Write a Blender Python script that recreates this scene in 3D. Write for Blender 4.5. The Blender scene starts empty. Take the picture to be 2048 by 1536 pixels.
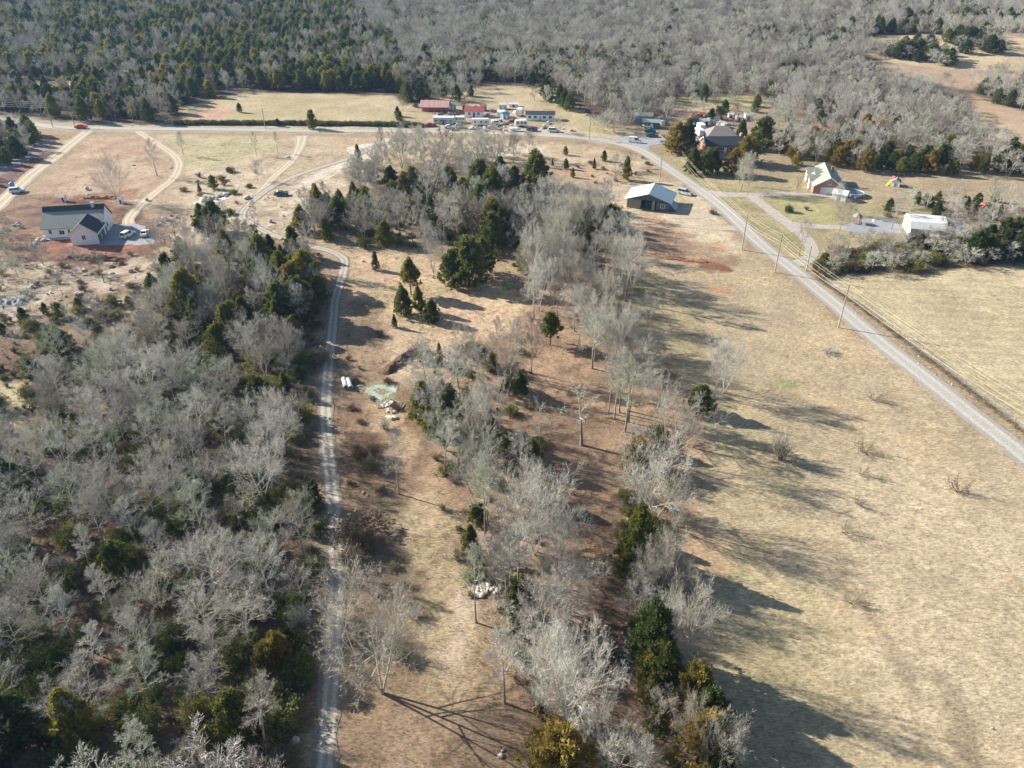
import bpy, math, random
import numpy as np
from math import radians as R, pi
from mathutils import Vector, Matrix

# ------------------------------------------------------------------ camera, sky, sun, exposure
S = bpy.context.scene
CAM_H, PITCH, FPX = 82.0, R(33.0), 1500.0       # camera height, downward pitch, focal length in photo pixels (2048 wide)
cd = bpy.data.cameras.new("Camera"); cam = bpy.data.objects.new("Camera", cd); S.collection.objects.link(cam)
cam.location = (0, 0, CAM_H); cam.rotation_euler = (R(90) - PITCH, 0, 0)
cd.sensor_width = 36.0; cd.lens = 36.0 * FPX / 2048.0; cd.clip_start = 0.5; cd.clip_end = 6000
S.camera = cam
SUN_EL, SUN_AZ = R(26.5), math.atan2(0.39, -0.92)       # azimuth of the sun as math angle in the xy plane
w = bpy.data.worlds.new("World"); S.world = w; w.use_nodes = True
nt = w.node_tree; nt.nodes.clear()
sky = nt.nodes.new("ShaderNodeTexSky"); sky.sky_type = 'NISHITA'; sky.sun_disc = False
sky.sun_elevation = SUN_EL; sky.sun_rotation = R(90) - SUN_AZ; sky.altitude = 200; sky.air_density = 1.0; sky.dust_density = 0.6
bg = nt.nodes.new("ShaderNodeBackground"); bg.inputs[1].default_value = 0.07
wo = nt.nodes.new("ShaderNodeOutputWorld")
nt.links.new(sky.outputs[0], bg.inputs[0]); nt.links.new(bg.outputs[0], wo.inputs[0])
sd = bpy.data.lights.new("sun", 'SUN'); sd.energy = 5.0; sd.angle = R(0.55); sd.color = (1.0, 0.935, 0.84)
so = bpy.data.objects.new("sun", sd); S.collection.objects.link(so)
sdir = Vector((math.cos(SUN_EL) * math.cos(SUN_AZ), math.cos(SUN_EL) * math.sin(SUN_AZ), math.sin(SUN_EL)))
so.rotation_euler = sdir.to_track_quat('Z', 'Y').to_euler(); so.location = (-60, 30, 60)
S.view_settings.view_transform = 'Standard'; S.view_settings.look = 'None'
S.view_settings.gamma = 1.0; S.view_settings.use_curve_mapping = False
S.view_settings.exposure = 1.18
S.cycles.max_bounces = 5; S.cycles.diffuse_bounces = 2; S.cycles.glossy_bounces = 2
S.cycles.transmission_bounces = 3; S.cycles.volume_bounces = 0; S.cycles.transparent_max_bounces = 6

rng = np.random.default_rng(7); random.seed(7)
C = S.collection

# ------------------------------------------------------------------ terrain height and photo-pixel <-> ground
_lat = np.random.default_rng(99).random((64, 64))
def vn(x, y, s=0):
    x = np.asarray(x, float) + s * 17.31; y = np.asarray(y, float) + s * 9.77
    xi = np.floor(x).astype(int); yi = np.floor(y).astype(int); fx = x - xi; fy = y - yi
    fx = fx * fx * (3 - 2 * fx); fy = fy * fy * (3 - 2 * fy)
    a = _lat[xi % 64, yi % 64]; b = _lat[(xi + 1) % 64, yi % 64]; c = _lat[xi % 64, (yi + 1) % 64]; d = _lat[(xi + 1) % 64, (yi + 1) % 64]
    return (a * (1 - fx) + b * fx) * (1 - fy) + (c * (1 - fx) + d * fx) * fy
def sst(a, b, v):
    t = np.clip((v - a) / (b - a), 0, 1); return t * t * (3 - 2 * t)
def hz(x, y):
    x = np.asarray(x, float); y = np.asarray(y, float)
    z = 0.7 * (vn(x / 45, y / 45) - .5) + 0.22 * (vn(x / 11, y / 11, 3) - .5)
    far = sst(380, 800, y)
    z = z + far * (10 + 16 * (vn(x / 160, y / 130, 5) - .4) + 8 * sst(100, 500, np.abs(x)))
    z = z + 5 * np.exp(-(((x - 330) / 90) ** 2 + ((y - 500) / 60) ** 2))
    return z
def Z(x, y): return float(hz(x, y))
def G(px, py):
    u = (px - 1024) / FPX; v = (768 - py) / FPX
    d = (u, math.cos(PITCH) + v * math.sin(PITCH), -math.sin(PITCH) + v * math.cos(PITCH))
    z = 0.0
    for _ in range(14):
        t = (z - CAM_H) / d[2]; z = 0.5 * z + 0.5 * Z(d[0] * t, d[1] * t)
    t = (z - CAM_H) / d[2]
    return (d[0] * t, d[1] * t)
def proj(x, y, z):
    z = z - CAM_H
    f = y * math.cos(PITCH) - z * math.sin(PITCH); up = y * math.sin(PITCH) + z * math.cos(PITCH)
    f = np.where(np.abs(f) < 1e-3, 1e-3, f)
    return 1024 + FPX * x / f, 768 - FPX * up / f, f
def hfrom(bx, by, ty):
    x, y = G(bx, by); z0 = Z(x, y); lo, hi = 0.3, 40
    for _ in range(30):
        m = (lo + hi) / 2
        if proj(x, y, z0 + m)[1] > ty: lo = m
        else: hi = m
    return lo
def GP(poly): return np.array([G(*p) for p in poly])
def inpoly(P, x, y):
    ins = np.zeros(x.shape, bool); n = len(P); j = n - 1
    for i in range(n):
        xi, yi = P[i]; xj, yj = P[j]
        if yi != yj:
            c = ((yi > y) != (yj > y)) & (x < (xj - xi) * (y - yi) / (yj - yi) + xi); ins ^= c
        j = i
    return ins
def smooth_line(pts, step):
    P = np.array(pts, float); out = []
    for i in range(len(P) - 1):
        p0 = P[max(i - 1, 0)]; p1 = P[i]; p2 = P[i + 1]; p3 = P[min(i + 2, len(P) - 1)]
        n = max(2, int(np.linalg.norm(p2 - p1) / step))
        for k in range(n):
            t = k / n
            out.append(0.5 * ((2 * p1) + (-p0 + p2) * t + (2 * p0 - 5 * p1 + 4 * p2 - p3) * t * t + (-p0 + 3 * p1 - 3 * p2 + p3) * t ** 3))
    out.append(P[-1]); return np.array(out)

# ------------------------------------------------------------------ material helpers
def new_mat(name):
    m = bpy.data.materials.new(name); m.use_nodes = True
    n = m.node_tree.nodes; l = m.node_tree.links
    return m, n, l, n["Principled BSDF"]
def mat(name, c, c2=None, scale=3.0, rough=0.8, rnd=0.0, bump=0.0, metal=0.0, detail=4, spec=0.3, coord='Object', emit=None, stretch=None):
    m, n, l, b = new_mat(name)
    b.inputs["Roughness"].default_value = rough; b.inputs["Metallic"].default_value = metal
    b.inputs["Specular IOR Level"].default_value = spec
    c2 = c2 or tuple(v * 0.7 for v in c)
    tc = n.new("ShaderNodeTexCoord"); nz = n.new("ShaderNodeTexNoise")
    nz.inputs["Scale"].default_value = scale; nz.inputs["Detail"].default_value = detail; nz.inputs["Roughness"].default_value = .65
    src = tc.outputs[coord]
    if stretch:
        mp = n.new("ShaderNodeMapping"); mp.inputs["Scale"].default_value = stretch; l.new(src, mp.inputs[0]); src = mp.outputs[0]
    l.new(src, nz.inputs["Vector"])
    rp = n.new("ShaderNodeValToRGB"); rp.color_ramp.elements[0].position = .32; rp.color_ramp.elements[1].position = .68
    rp.color_ramp.elements[0].color = (*c2, 1); rp.color_ramp.elements[1].color = (*c, 1)
    l.new(nz.outputs["Fac"], rp.inputs[0]); out = rp.outputs[0]
    if rnd:
        oi = n.new("ShaderNodeObjectInfo"); mr = n.new("ShaderNodeMapRange")
        mr.inputs["To Min"].default_value = 1 - rnd; mr.inputs["To Max"].default_value = 1 + rnd
        l.new(oi.outputs["Random"], mr.inputs["Value"])
        vm = n.new("ShaderNodeVectorMath"); vm.operation = 'SCALE'; l.new(out, vm.inputs[0]); l.new(mr.outputs[0], vm.inputs["Scale"]); out = vm.outputs[0]
    l.new(out, b.inputs["Base Color"])
    if bump:
        bp = n.new("ShaderNodeBump"); bp.inputs["Strength"].default_value = bump; bp.inputs["Distance"].default_value = .1
        l.new(nz.outputs["Fac"], bp.inputs["Height"]); l.new(bp.outputs[0], b.inputs["Normal"])
    return m
def ramp_mat(name, stops, rough=.85, scale=.6, trans=False, nz_amt=.35, spec=.15):
    """colour picked per object from a ramp (so neighbours differ), broken up by noise inside the object"""
    m, n, l, b = new_mat(name); b.inputs["Roughness"].default_value = rough; b.inputs["Specular IOR Level"].default_value = spec
    oi = n.new("ShaderNodeObjectInfo"); tc = n.new("ShaderNodeTexCoord"); nz = n.new("ShaderNodeTexNoise")
    nz.inputs["Scale"].default_value = scale; nz.inputs["Detail"].default_value = 5; l.new(tc.outputs["Object"], nz.inputs["Vector"])
    rp = n.new("ShaderNodeValToRGB"); cr = rp.color_ramp
    while len(cr.elements) < len(stops): cr.elements.new(.5)
    for e, (p, c) in zip(cr.elements, stops): e.position = p; e.color = (*c, 1)
    ma = n.new("ShaderNodeMath"); ma.operation = 'MULTIPLY_ADD'; l.new(nz.outputs["Fac"], ma.inputs[0]); ma.inputs[1].default_value = nz_amt * 1.6
    mb = n.new("ShaderNodeMath"); mb.operation = 'MULTIPLY_ADD'; l.new(oi.outputs["Random"], mb.inputs[0]); mb.inputs[1].default_value = 1.0; mb.inputs[2].default_value = -nz_amt * .8
    l.new(mb.outputs[0], ma.inputs[2]); l.new(ma.outputs[0], rp.inputs[0])
    l.new(rp.outputs[0], b.inputs["Base Color"])
    if trans:
        tr = n.new("ShaderNodeBsdfTranslucent"); l.new(rp.outputs[0], tr.inputs[0]); mx = n.new("ShaderNodeMixShader"); mx.inputs[0].default_value = trans
        l.new(b.outputs[0], mx.inputs[1]); l.new(tr.outputs[0], mx.inputs[2]); l.new(mx.outputs[0], n["Material Output"].inputs[0])
    return m

M = {}
M['twig'] = ramp_mat('twig_grey', [(0, (.25, .215, .185)), (.2, (.37, .335, .29)), (.5, (.46, .435, .38)), (.78, (.53, .51, .445)), (1, (.38, .405, .29))], scale=.35)
M['twig_pale'] = ramp_mat('twig_pale', [(0, (.42, .38, .31)), (.5, (.52, .48, .405)), (1, (.60, .58, .51))], scale=.35)
M['bark'] = mat('bark', (.33, .30, .26), (.18, .155, .13), 2.5, .9, .2, .4)
M['bark_pale'] = mat('bark_pale', (.58, .55, .48), (.30, .28, .24), 1.6, .85, .1, .3)
M['cedar'] = ramp_mat('cedar_green', [(0, (.075, .10, .026)), (.35, (.135, .155, .034)), (.65, (.20, .20, .04)), (1, (.27, .24, .05))], scale=.9, nz_amt=.5, trans=.45)
M['cedar_gold'] = ramp_mat('cedar_gold', [(0, (.17, .145, .035)), (.5, (.27, .205, .05)), (1, (.33, .24, .06))], scale=.9, nz_amt=.5, trans=.45)
M['cedar_dark'] = ramp_mat('cedar_dark', [(0, (.055, .085, .03)), (.5, (.10, .13, .036)), (1, (.165, .175, .045))], scale=.9, nz_amt=.5, trans=.4)
M['cedar_bark'] = mat('cedar_bark', (.16, .11, .08), (.09, .06, .045), 3, .9)
M['shrub'] = ramp_mat('shrub_green', [(0, (.085, .11, .035)), (.5, (.155, .175, .055)), (1, (.24, .235, .075))], scale=1.2, trans=.3)
M['brush'] = ramp_mat('dry_brush', [(0, (.13, .085, .055)), (.4, (.20, .145, .095)), (.7, (.27, .215, .16)), (1, (.22, .21, .13))], scale=1.0)
M['straw'] = ramp_mat('straw_grass', [(0, (.34, .26, .14)), (.5, (.46, .37, .21)), (1, (.55, .45, .27))], scale=1.0)
M['asphalt'] = mat('old_asphalt', (.34, .32, .30), (.26, .245, .23), 1.2, .9, bump=.2, detail=8)
def track_mat(name, edge, wheel, mid, w0=.26, w1=.74, sig=.085, edge_noise=.5):
    m, n, l, b = new_mat(name); b.inputs["Roughness"].default_value = .95; b.inputs["Specular IOR Level"].default_value = .1
    a = n.new("ShaderNodeAttribute"); a.attribute_name = "across"; tc = n.new("ShaderNodeTexCoord")
    nz = n.new("ShaderNodeTexNoise"); nz.inputs["Scale"].default_value = .9; nz.inputs["Detail"].default_value = 9; nz.inputs["Roughness"].default_value = .7; l.new(tc.outputs["Object"], nz.inputs["Vector"])
    sh = n.new("ShaderNodeMath"); sh.operation = 'MULTIPLY_ADD'; l.new(nz.outputs["Fac"], sh.inputs[0]); sh.inputs[1].default_value = .34 * edge_noise; l.new(a.outputs["Fac"], sh.inputs[2])
    of = n.new("ShaderNodeMath"); of.operation = 'SUBTRACT'; l.new(sh.outputs[0], of.inputs[0]); of.inputs[1].default_value = .17 * edge_noise
    rp = n.new("ShaderNodeValToRGB"); cr = rp.color_ramp
    st = [(0, edge), (w0 - sig * 1.3, edge), (w0 - sig * .3, wheel), (w0 + sig * .5, wheel), (w0 + sig * 1.5, mid), (w1 - sig * 1.5, mid), (w1 - sig * .5, wheel), (w1 + sig * .3, wheel), (w1 + sig * 1.3, edge)]
    while len(cr.elements) < len(st): cr.elements.new(.5)
    for e, (p, c) in zip(cr.elements, st): e.position = p; e.color = (*c, 1)
    l.new(of.outputs[0], rp.inputs[0])
    n2 = n.new("ShaderNodeTexNoise"); n2.inputs["Scale"].default_value = 3.2; n2.inputs["Detail"].default_value = 8; n2.inputs["Roughness"].default_value = .75; l.new(tc.outputs["Object"], n2.inputs["Vector"])
    mr = n.new("ShaderNodeMapRange"); mr.inputs["From Min"].default_value = .3; mr.inputs["From Max"].default_value = .7; mr.inputs["To Min"].default_value = .6; mr.inputs["To Max"].default_value = 1.35; l.new(n2.outputs["Fac"], mr.inputs["Value"])
    vm = n.new("ShaderNodeVectorMath"); vm.operation = 'SCALE'; l.new(rp.outputs[0], vm.inputs[0]); l.new(mr.outputs[0], vm.inputs["Scale"]); l.new(vm.outputs[0], b.inputs["Base Color"])
    bp = n.new("ShaderNodeBump"); bp.inputs["Strength"].default_value = .5; bp.inputs["Distance"].default_value = .1; l.new(n2.outputs["Fac"], bp.inputs["Height"]); l.new(bp.outputs[0], b.inputs["Normal"])
    return m
M['drive'] = track_mat('rutted_gravel', (.24, .205, .165), (.47, .415, .335), (.32, .29, .245), .27, .70, .12, .9)
M['lane'] = track_mat('rutted_tan_lane', (.40, .33, .24), (.56, .47, .35), (.44, .365, .265), .28, .72, .10)
M['gravel'] = mat('gravel', (.50, .45, .385), (.27, .24, .205), 2.2, .95, bump=.5, detail=9)
M['gravel_tan'] = mat('tan_gravel', (.52, .43, .32), (.34, .27, .195), 1.4, .95, bump=.5, detail=9)
M['gravel_blue'] = mat('blue_gravel', (.36, .36, .37), (.22, .22, .235), 2.0, .95, bump=.5, detail=9)
M['white_wall'] = mat('white_siding', (.86, .86, .85), (.79, .79, .78), 1.2, .6)
M['white_roof'] = mat('white_metal_roof', (.80, .80, .77), (.66, .66, .63), .8, .45)
M['glass'] = mat('dark_glass', (.035, .045, .055), (.02, .025, .03), 2, .12, spec=.6)
M['slate'] = mat('dark_shingle', (.055, .065, .08), (.035, .042, .052), 4, .85)
M['greyroof'] = mat('grey_shingle', (.30, .31, .29), (.23, .235, .22), 3, .85)
M['greenroof'] = mat('grey_green_shingle', (.34, .35, .29), (.27, .28, .23), 3, .85)
M['brick'] = mat('red_brick', (.36, .20, .155), (.26, .14, .11), 5, .9)
M['redroof'] = mat('faded_red_metal', (.52, .24, .22), (.62, .42, .38), .5, .6, stretch=(6, .3, .3))
M['redbright'] = mat('red_metal', (.42, .12, .12), (.34, .10, .10), 2, .5)
M['galv'] = mat('galvanised_metal', (.50, .55, .58), (.40, .44, .47), 1.0, .4, metal=.2)
M['bluemetal'] = mat('blue_grey_metal', (.27, .37, .42), (.21, .30, .35), 1.0, .45)
M['stone'] = mat('stone_facing', (.40, .34, .27), (.20, .17, .14), 4, .95, bump=.5)
M['darkwall'] = mat('dark_blue_siding', (.13, .16, .19), (.09, .11, .135), 2, .8)
M['tarp'] = mat('blue_tarp', (.10, .24, .50), (.07, .18, .40), 2, .5)
M['wood'] = mat('weathered_wood', (.36, .31, .22), (.24, .20, .14), 3, .9)
M['polewood'] = mat('pole_wood', (.42, .40, .24), (.30, .28, .17), 2, .85)
M['wire'] = mat('bright_wire', (.62, .56, .36), (.5, .45, .3), 2, .4)
M['rock'] = mat('pale_limestone', (.66, .62, .54), (.36, .32, .27), 1.6, .95, .12, .5)
M['rock_grey'] = mat('grey_stone', (.42, .41, .39), (.24, .23, .22), 1.6, .95, .15, .5)
M['dirt'] = mat('dark_soil', (.16, .10, .065), (.07, .045, .03), 1.3, .98, bump=.8, detail=8)
M['reddirt'] = mat('red_clay', (.34, .16, .085), (.20, .09, .05), 1.0, .98, bump=.7, detail=8)
M['concrete'] = mat('concrete', (.55, .55, .51), (.40, .40, .37), 1.5, .9)
M['pipe'] = mat('pale_pipe', (.62, .66, .68), (.5, .54, .56), 2, .5)
M['tyre'] = mat('tyre_rubber', (.02, .02, .02), (.015, .015, .015), 4, .9)
M['plastic_blue'] = mat('blue_plastic', (.08, .28, .62), (.06, .22, .5), 2, .4)
M['yellow'] = mat('yellow_plastic', (.70, .52, .05), (.6, .44, .04), 2, .4)
M['orange_red'] = mat('orange_red_paint', (.45, .14, .09), (.36, .11, .08), 2, .5)
M['poolwater'] = mat('pool_cover', (.04, .13, .18), (.03, .09, .13), 1, .15, spec=.5)
M['teal'] = mat('teal_paint', (.04, .17, .18), (.03, .12, .13), 2, .4)
def paint(name, c): 
    if name not in M: M[name] = mat(name, c, tuple(v * .85 for v in c), 2, .3, spec=.6)
    return M[name]
M['trim'] = mat('cream_trim', (.70, .66, .55), (.6, .56, .46), 2, .6)

# ------------------------------------------------------------------ object helpers
class MB:
    def __init__(s): s.v = []; s.f = []; s.n = 0
    def add(s, v, f):
        s.v.append(np.asarray(v, float).reshape(-1, 3)); s.f += [tuple(i + s.n for i in q) for q in f]; s.n += len(s.v[-1]); return s
    def box(s, x0, x1, y0, y1, z0, z1):
        return s.add([(x0, y0, z0), (x1, y0, z0), (x1, y1, z0), (x0, y1, z0), (x0, y0, z1), (x1, y0, z1), (x1, y1, z1), (x0, y1, z1)],
              [(0, 3, 2, 1), (4, 5, 6, 7), (0, 1, 5, 4), (1, 2, 6, 5), (2, 3, 7, 6), (3, 0, 4, 7)])
    def prism(s, prof, y0, y1, axis='y'):
        """profile in (a,z), swept along the other axis"""
        n = len(prof)
        if axis == 'y': v = [(a, y0, z) for a, z in prof] + [(a, y1, z) for a, z in prof]
        else: v = [(y0, a, z) for a, z in prof] + [(y1, a, z) for a, z in prof]
        f = [tuple(range(n)), tuple(range(2 * n - 1, n - 1, -1))] + [(i, (i + 1) % n + 0, (i + 1) % n + n, i + n) for i in range(n)]
        return s.add(v, f)
    def tube(s, pts, rad, k=6, cap=True):
        pts = [np.array(p, float) for p in pts]; rad = rad if hasattr(rad, '__len__') else [rad] * len(pts)
        vs = []
        for i, p in enumerate(pts):
            d = pts[min(i + 1, len(pts) - 1)] - pts[max(i - 1, 0)]; d = d / (np.linalg.norm(d) + 1e-9)
            a = np.cross(d, (0, 0, 1) if abs(d[2]) < .9 else (1, 0, 0)); a /= np.linalg.norm(a); b = np.cross(d, a)
            for j in range(k):
                t = 2 * pi * j / k; vs.append(p + rad[i] * (a * math.cos(t) + b * math.sin(t)))
        f = [(i * k + j, i * k + (j + 1) % k, (i + 1) * k + (j + 1) % k, (i + 1) * k + j) for i in range(len(pts) - 1) for j in range(k)]
        if cap: f += [tuple(range(k)), tuple(range(len(vs) - 1, len(vs) - k - 1, -1))]
        return s.add(vs, f)
    def lathe(s, prof, k=16, cx=0, cy=0):
        vs = [(cx + r * math.cos(2 * pi * j / k), cy + r * math.sin(2 * pi * j / k), z) for r, z in prof for j in range(k)]
        f = [(i * k + j, i * k + (j + 1) % k, (i + 1) * k + (j + 1) % k, (i + 1) * k + j) for i in range(len(prof) - 1) for j in range(k)]
        f += [tuple(range(k - 1, -1, -1)), tuple(range(len(vs) - k, len(vs)))]
        return s.add(vs, f)
    def mesh(s, name, m, smooth=False):
        me = bpy.data.meshes.new(name); me.from_pydata(np.concatenate(s.v).tolist(), [], s.f)
        for mm in (m if isinstance(m, (list, tuple)) else [m]): me.materials.append(mm)
        if smooth: me.polygons.foreach_set('use_smooth', [True] * len(me.polygons))
        me.update(); return me
def fast_mesh(name, v, tri, mats, midx=None, smooth=False):
    v = np.asarray(v, np.float32); tri = np.asarray(tri, np.int32)
    me = bpy.data.meshes.new(name); me.vertices.add(len(v)); me.vertices.foreach_set('co', v.ravel())
    k = tri.shape[1]; me.loops.add(tri.size); me.loops.foreach_set('vertex_index', tri.ravel())
    me.polygons.add(len(tri)); me.polygons.foreach_set('loop_start', np.arange(0, tri.size, k, dtype=np.int32))
    me.polygons.foreach_set('loop_total', np.full(len(tri), k, np.int32))
    for m in mats: me.materials.append(m)
    if midx is not None: me.polygons.foreach_set('material_index', np.asarray(midx, np.int32))
    if smooth: me.polygons.foreach_set('use_smooth', np.ones(len(tri), bool))
    me.update(calc_edges=True); return me
def link(name, me, parent=None):
    o = bpy.data.objects.new(name, me); C.objects.link(o)
    if parent is not None: o.parent = parent
    return o
def tag(o, label, cat, group=None, kind=None):
    if label: o['label'] = label
    if cat: o['category'] = cat
    if group: o['group'] = group
    if kind: o['kind'] = kind
    return o
def thing(name, label, cat, loc, rz=0.0, group=None):
    o = bpy.data.objects.new(name, None); C.objects.link(o); o.empty_display_size = .5
    o.location = loc; o.rotation_euler = (0, 0, rz); return tag(o, label, cat, group)
def part(name, mb, m, parent, smooth=False, label=None):
    o = link(name, mb.mesh(name, m, smooth), parent)
    if label: o['label'] = label
    return o
def at(px, py, dz=0.0):
    x, y = G(px, py); return (x, y, Z(x, y) + dz)
# ------------------------------------------------------------------ ground: one sheet, colour zones as an attribute
def axis(a, b, c, d, fine, g):
    mid = np.arange(b, c, fine); L = [b]; s = fine
    while L[-1] > a: s *= g; L.append(L[-1] - s)
    Rr = [c]; s = fine
    while Rr[-1] < d: s *= g; Rr.append(Rr[-1] + s)
    return np.unique(np.concatenate([np.array(L[::-1]), mid, np.array(Rr)]))
gx = axis(-1200, -135, 135, 1200, 0.85, 1.018)
gy = axis(-200, 44, 240, 1500, 0.85, 1.012)
X, Y = np.meshgrid(gx, gy); nx, ny = len(gx), len(gy)
Xf, Yf = X.ravel(), Y.ravel()
col = np.empty((Xf.size, 3)); col[:] = (.30, .235, .15)
def blend(mask, c, var=None, vs=6.0, seed=1):
    global col
    c = np.array(c, float)
    if var is not None:
        t = vn(Xf / vs, Yf / vs, seed)[:, None] * .6 + vn(Xf / (vs * .3), Yf / (vs * .3), seed + 5)[:, None] * .4
        t = np.clip((t - .3) / .4, 0, 1); cc = c * (1 - t) + np.array(var, float) * t
    else: cc = c
    col = col * (1 - mask[:, None]) + cc * mask[:, None]
def pmask(poly, soft=2.0, wob=1.5, strength=1.0, world=False):
    P = np.array(poly, float) if world else GP(poly)
    m = np.zeros(Xf.size); pad = soft + wob + 1
    sel = np.where((Xf > P[:, 0].min() - pad) & (Xf < P[:, 0].max() + pad) & (Yf > P[:, 1].min() - pad) & (Yf < P[:, 1].max() + pad))[0]
    if len(sel) == 0: return m
    x, y = Xf[sel], Yf[sel]
    wx = x + wob * 2 * (vn(x / 4, y / 4, 11) - .5) + wob * 1.2 * (vn(x / 1.5, y / 1.5, 12) - .5)
    wy = y + wob * 2 * (vn(x / 4, y / 4, 13) - .5) + wob * 1.2 * (vn(x / 1.5, y / 1.5, 14) - .5)
    acc = np.zeros(len(sel))
    for k in range(7):
        a = 2.4 * k; r = soft * math.sqrt(k / 7.)
        acc += inpoly(P, wx + r * math.cos(a), wy + r * math.sin(a))
    m[sel] = acc / 7 * strength; return m
def lmask(px, width, soft=1.0, strength=1.0):
    P = smooth_line([G(*p) for p in px], 3.0); m = np.zeros(Xf.size)
    sel = np.where((Xf > P[:, 0].min() - 8) & (Xf < P[:, 0].max() + 8) & (Yf > P[:, 1].min() - 8) & (Yf < P[:, 1].max() + 8))[0]
    d = np.full(len(sel), 1e9)
    for i in range(len(P) - 1):
        a, b = P[i], P[i + 1]; ab = b - a; t = np.clip(((Xf[sel] - a[0]) * ab[0] + (Yf[sel] - a[1]) * ab[1]) / (ab @ ab + 1e-9), 0, 1)
        d = np.minimum(d, np.hypot(Xf[sel] - a[0] - t * ab[0], Yf[sel] - a[1] - t * ab[1]))
    d += (vn(Xf[sel] / 2.5, Yf[sel] / 2.5, 21) - .5) * soft * 1.5
    m[sel] = np.clip((width / 2 + soft - d) / soft, 0, 1) * strength; return m
FOREST = (.085, .062, .047); LITTER = (.14, .095, .066); LITTER2 = (.115, .078, .055)
TAN = (.45, .35, .22); TAN2 = (.32, .255, .15); PALE = (.55, .46, .33); PINK = (.47, .33, .22); CLAY = (.30, .165, .105); DARKCLAY = (.17, .075, .05); OLIVE = (.25, .23, .105)
# far woods
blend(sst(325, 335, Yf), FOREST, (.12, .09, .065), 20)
# near base: everything this side of the county road
near_all = [(-900, 270), (0, 262), (170, 266), (850, 272), (1100, 280), (1230, 295), (1290, 310), (1380, 385), (1490, 480), (1595, 560), (1677, 630), (1783, 720), (1910, 820), (2150, 1000), (2300, 1700), (-400, 1700)]
blend(pmask(near_all, .5, .5), (.36, .28, .18), (.28, .20, .125), 9)
# right-hand hay field
fieldp = [(1330, 455), (1500, 505), (1560, 550), (1677, 650), (1783, 725), (1910, 830), (2200, 1050), (2600, 1700), (1500, 1750), (1440, 1536), (1400, 1300), (1380, 1150), (1380, 1000), (1400, 860), (1340, 740), (1290, 650), (1250, 560), (1260, 480)]
blend(pmask(fieldp, 3, 2), TAN, (.38, .305, .20), 12, 3)
blend(pmask([(1640, 900), (2048, 950), (2300, 1250), (2048, 1536), (1750, 1400), (1620, 1150)], 8, 3, .7), (.53, .43, .29), (.46, .37, .245), 14, 8)
blend(pmask([(1380, 1080), (1500, 1090), (1620, 1200), (1680, 1400), (1760, 1560), (1470, 1600), (1430, 1400), (1390, 1250)], 6, 4, .75), (.32, .27, .15), (.40, .33, .20), 6, 9)
blend(pmask([(1400, 780), (1500, 790), (1620, 900), (1600, 1060), (1450, 1060), (1385, 950)], 6, 4, .55), (.32, .275, .155), (.40, .325, .20), 6, 4)
for cx, cy, rx, ry in ((1680, 1215, 14, 5), (1735, 1265, 16, 5), (1800, 1240, 12, 4), (1830, 1275, 20, 5), (2010, 1160, 10, 5), (1740, 1235, 10, 4)):
    blend(pmask([(cx + rx * math.cos(a), cy + ry * math.sin(a)) for a in np.arange(0, 6.28, .8)], .5, .6, .6), (.42, .26, .12))
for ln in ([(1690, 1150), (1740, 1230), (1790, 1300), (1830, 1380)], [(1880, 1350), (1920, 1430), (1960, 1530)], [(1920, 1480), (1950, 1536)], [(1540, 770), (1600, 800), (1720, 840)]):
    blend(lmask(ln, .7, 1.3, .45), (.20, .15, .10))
# field beyond the fence
blend(pmask([(1632, 548), (1760, 545), (2300, 515), (2700, 700), (2700, 1400), (2100, 900), (2048, 858), (1900, 740), (1720, 610)], 1.5, .8), (.48, .395, .25), (.42, .345, .215), 10, 2)
rowm = pmask([(1632, 548), (1760, 545), (2300, 515), (2700, 700), (2700, 1400), (2100, 900), (2048, 858), (1900, 740), (1720, 610)], 1.5, .8)
rw = .5 + .5 * np.sin((Yf + .10 * Xf + 1.5 * vn(Xf / 18, Yf / 18, 31)) * 2 * pi / 3.6)
col *= (1 - .13 * rowm * rw * (vn(Xf / 9, Yf / 5, 33) > .35))[:, None]
rowf = pmask(fieldp, 3, 2); rw = .5 + .5 * np.sin((Xf * .62 + Yf * .785 + 2.5 * vn(Xf / 25, Yf / 25, 35)) * 2 * pi / 4.2)
col *= (1 - .07 * rowf * rw)[:, None]
# orange grass/leaf ground around the central tree line
blend(pmask([(1020, 560), (1250, 560), (1310, 700), (1400, 830), (1380, 950), (1370, 1100), (1400, 1180), (1380, 1330), (1420, 1560), (1050, 1560), (900, 1250), (860, 900), (960, 700)], 3, 3), (.36, .25, .16), (.23, .155, .10), 5, 5)
blend(pmask([(1340, 1050), (1420, 1060), (1460, 1110), (1420, 1160), (1330, 1150)], 2, 2, .8), (.44, .29, .175), (.36, .245, .155), 4)
blend(pmask([(1120, 1000), (1240, 990), (1280, 1130), (1260, 1330), (1290, 1560), (1180, 1560), (1170, 1250)], 2.5, 2, .9), LITTER, (.24, .155, .095), 4, 6)
blend(pmask([(1145, 1080), (1230, 1090), (1240, 1160), (1170, 1170)], 2, 1.5, .6), (.42, .27, .16))
blend(lmask([(1230, 1150), (1205, 1230), (1235, 1300), (1215, 1400), (1240, 1540)], 1.2, 1.6, .7), (.075, .05, .038))
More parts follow.
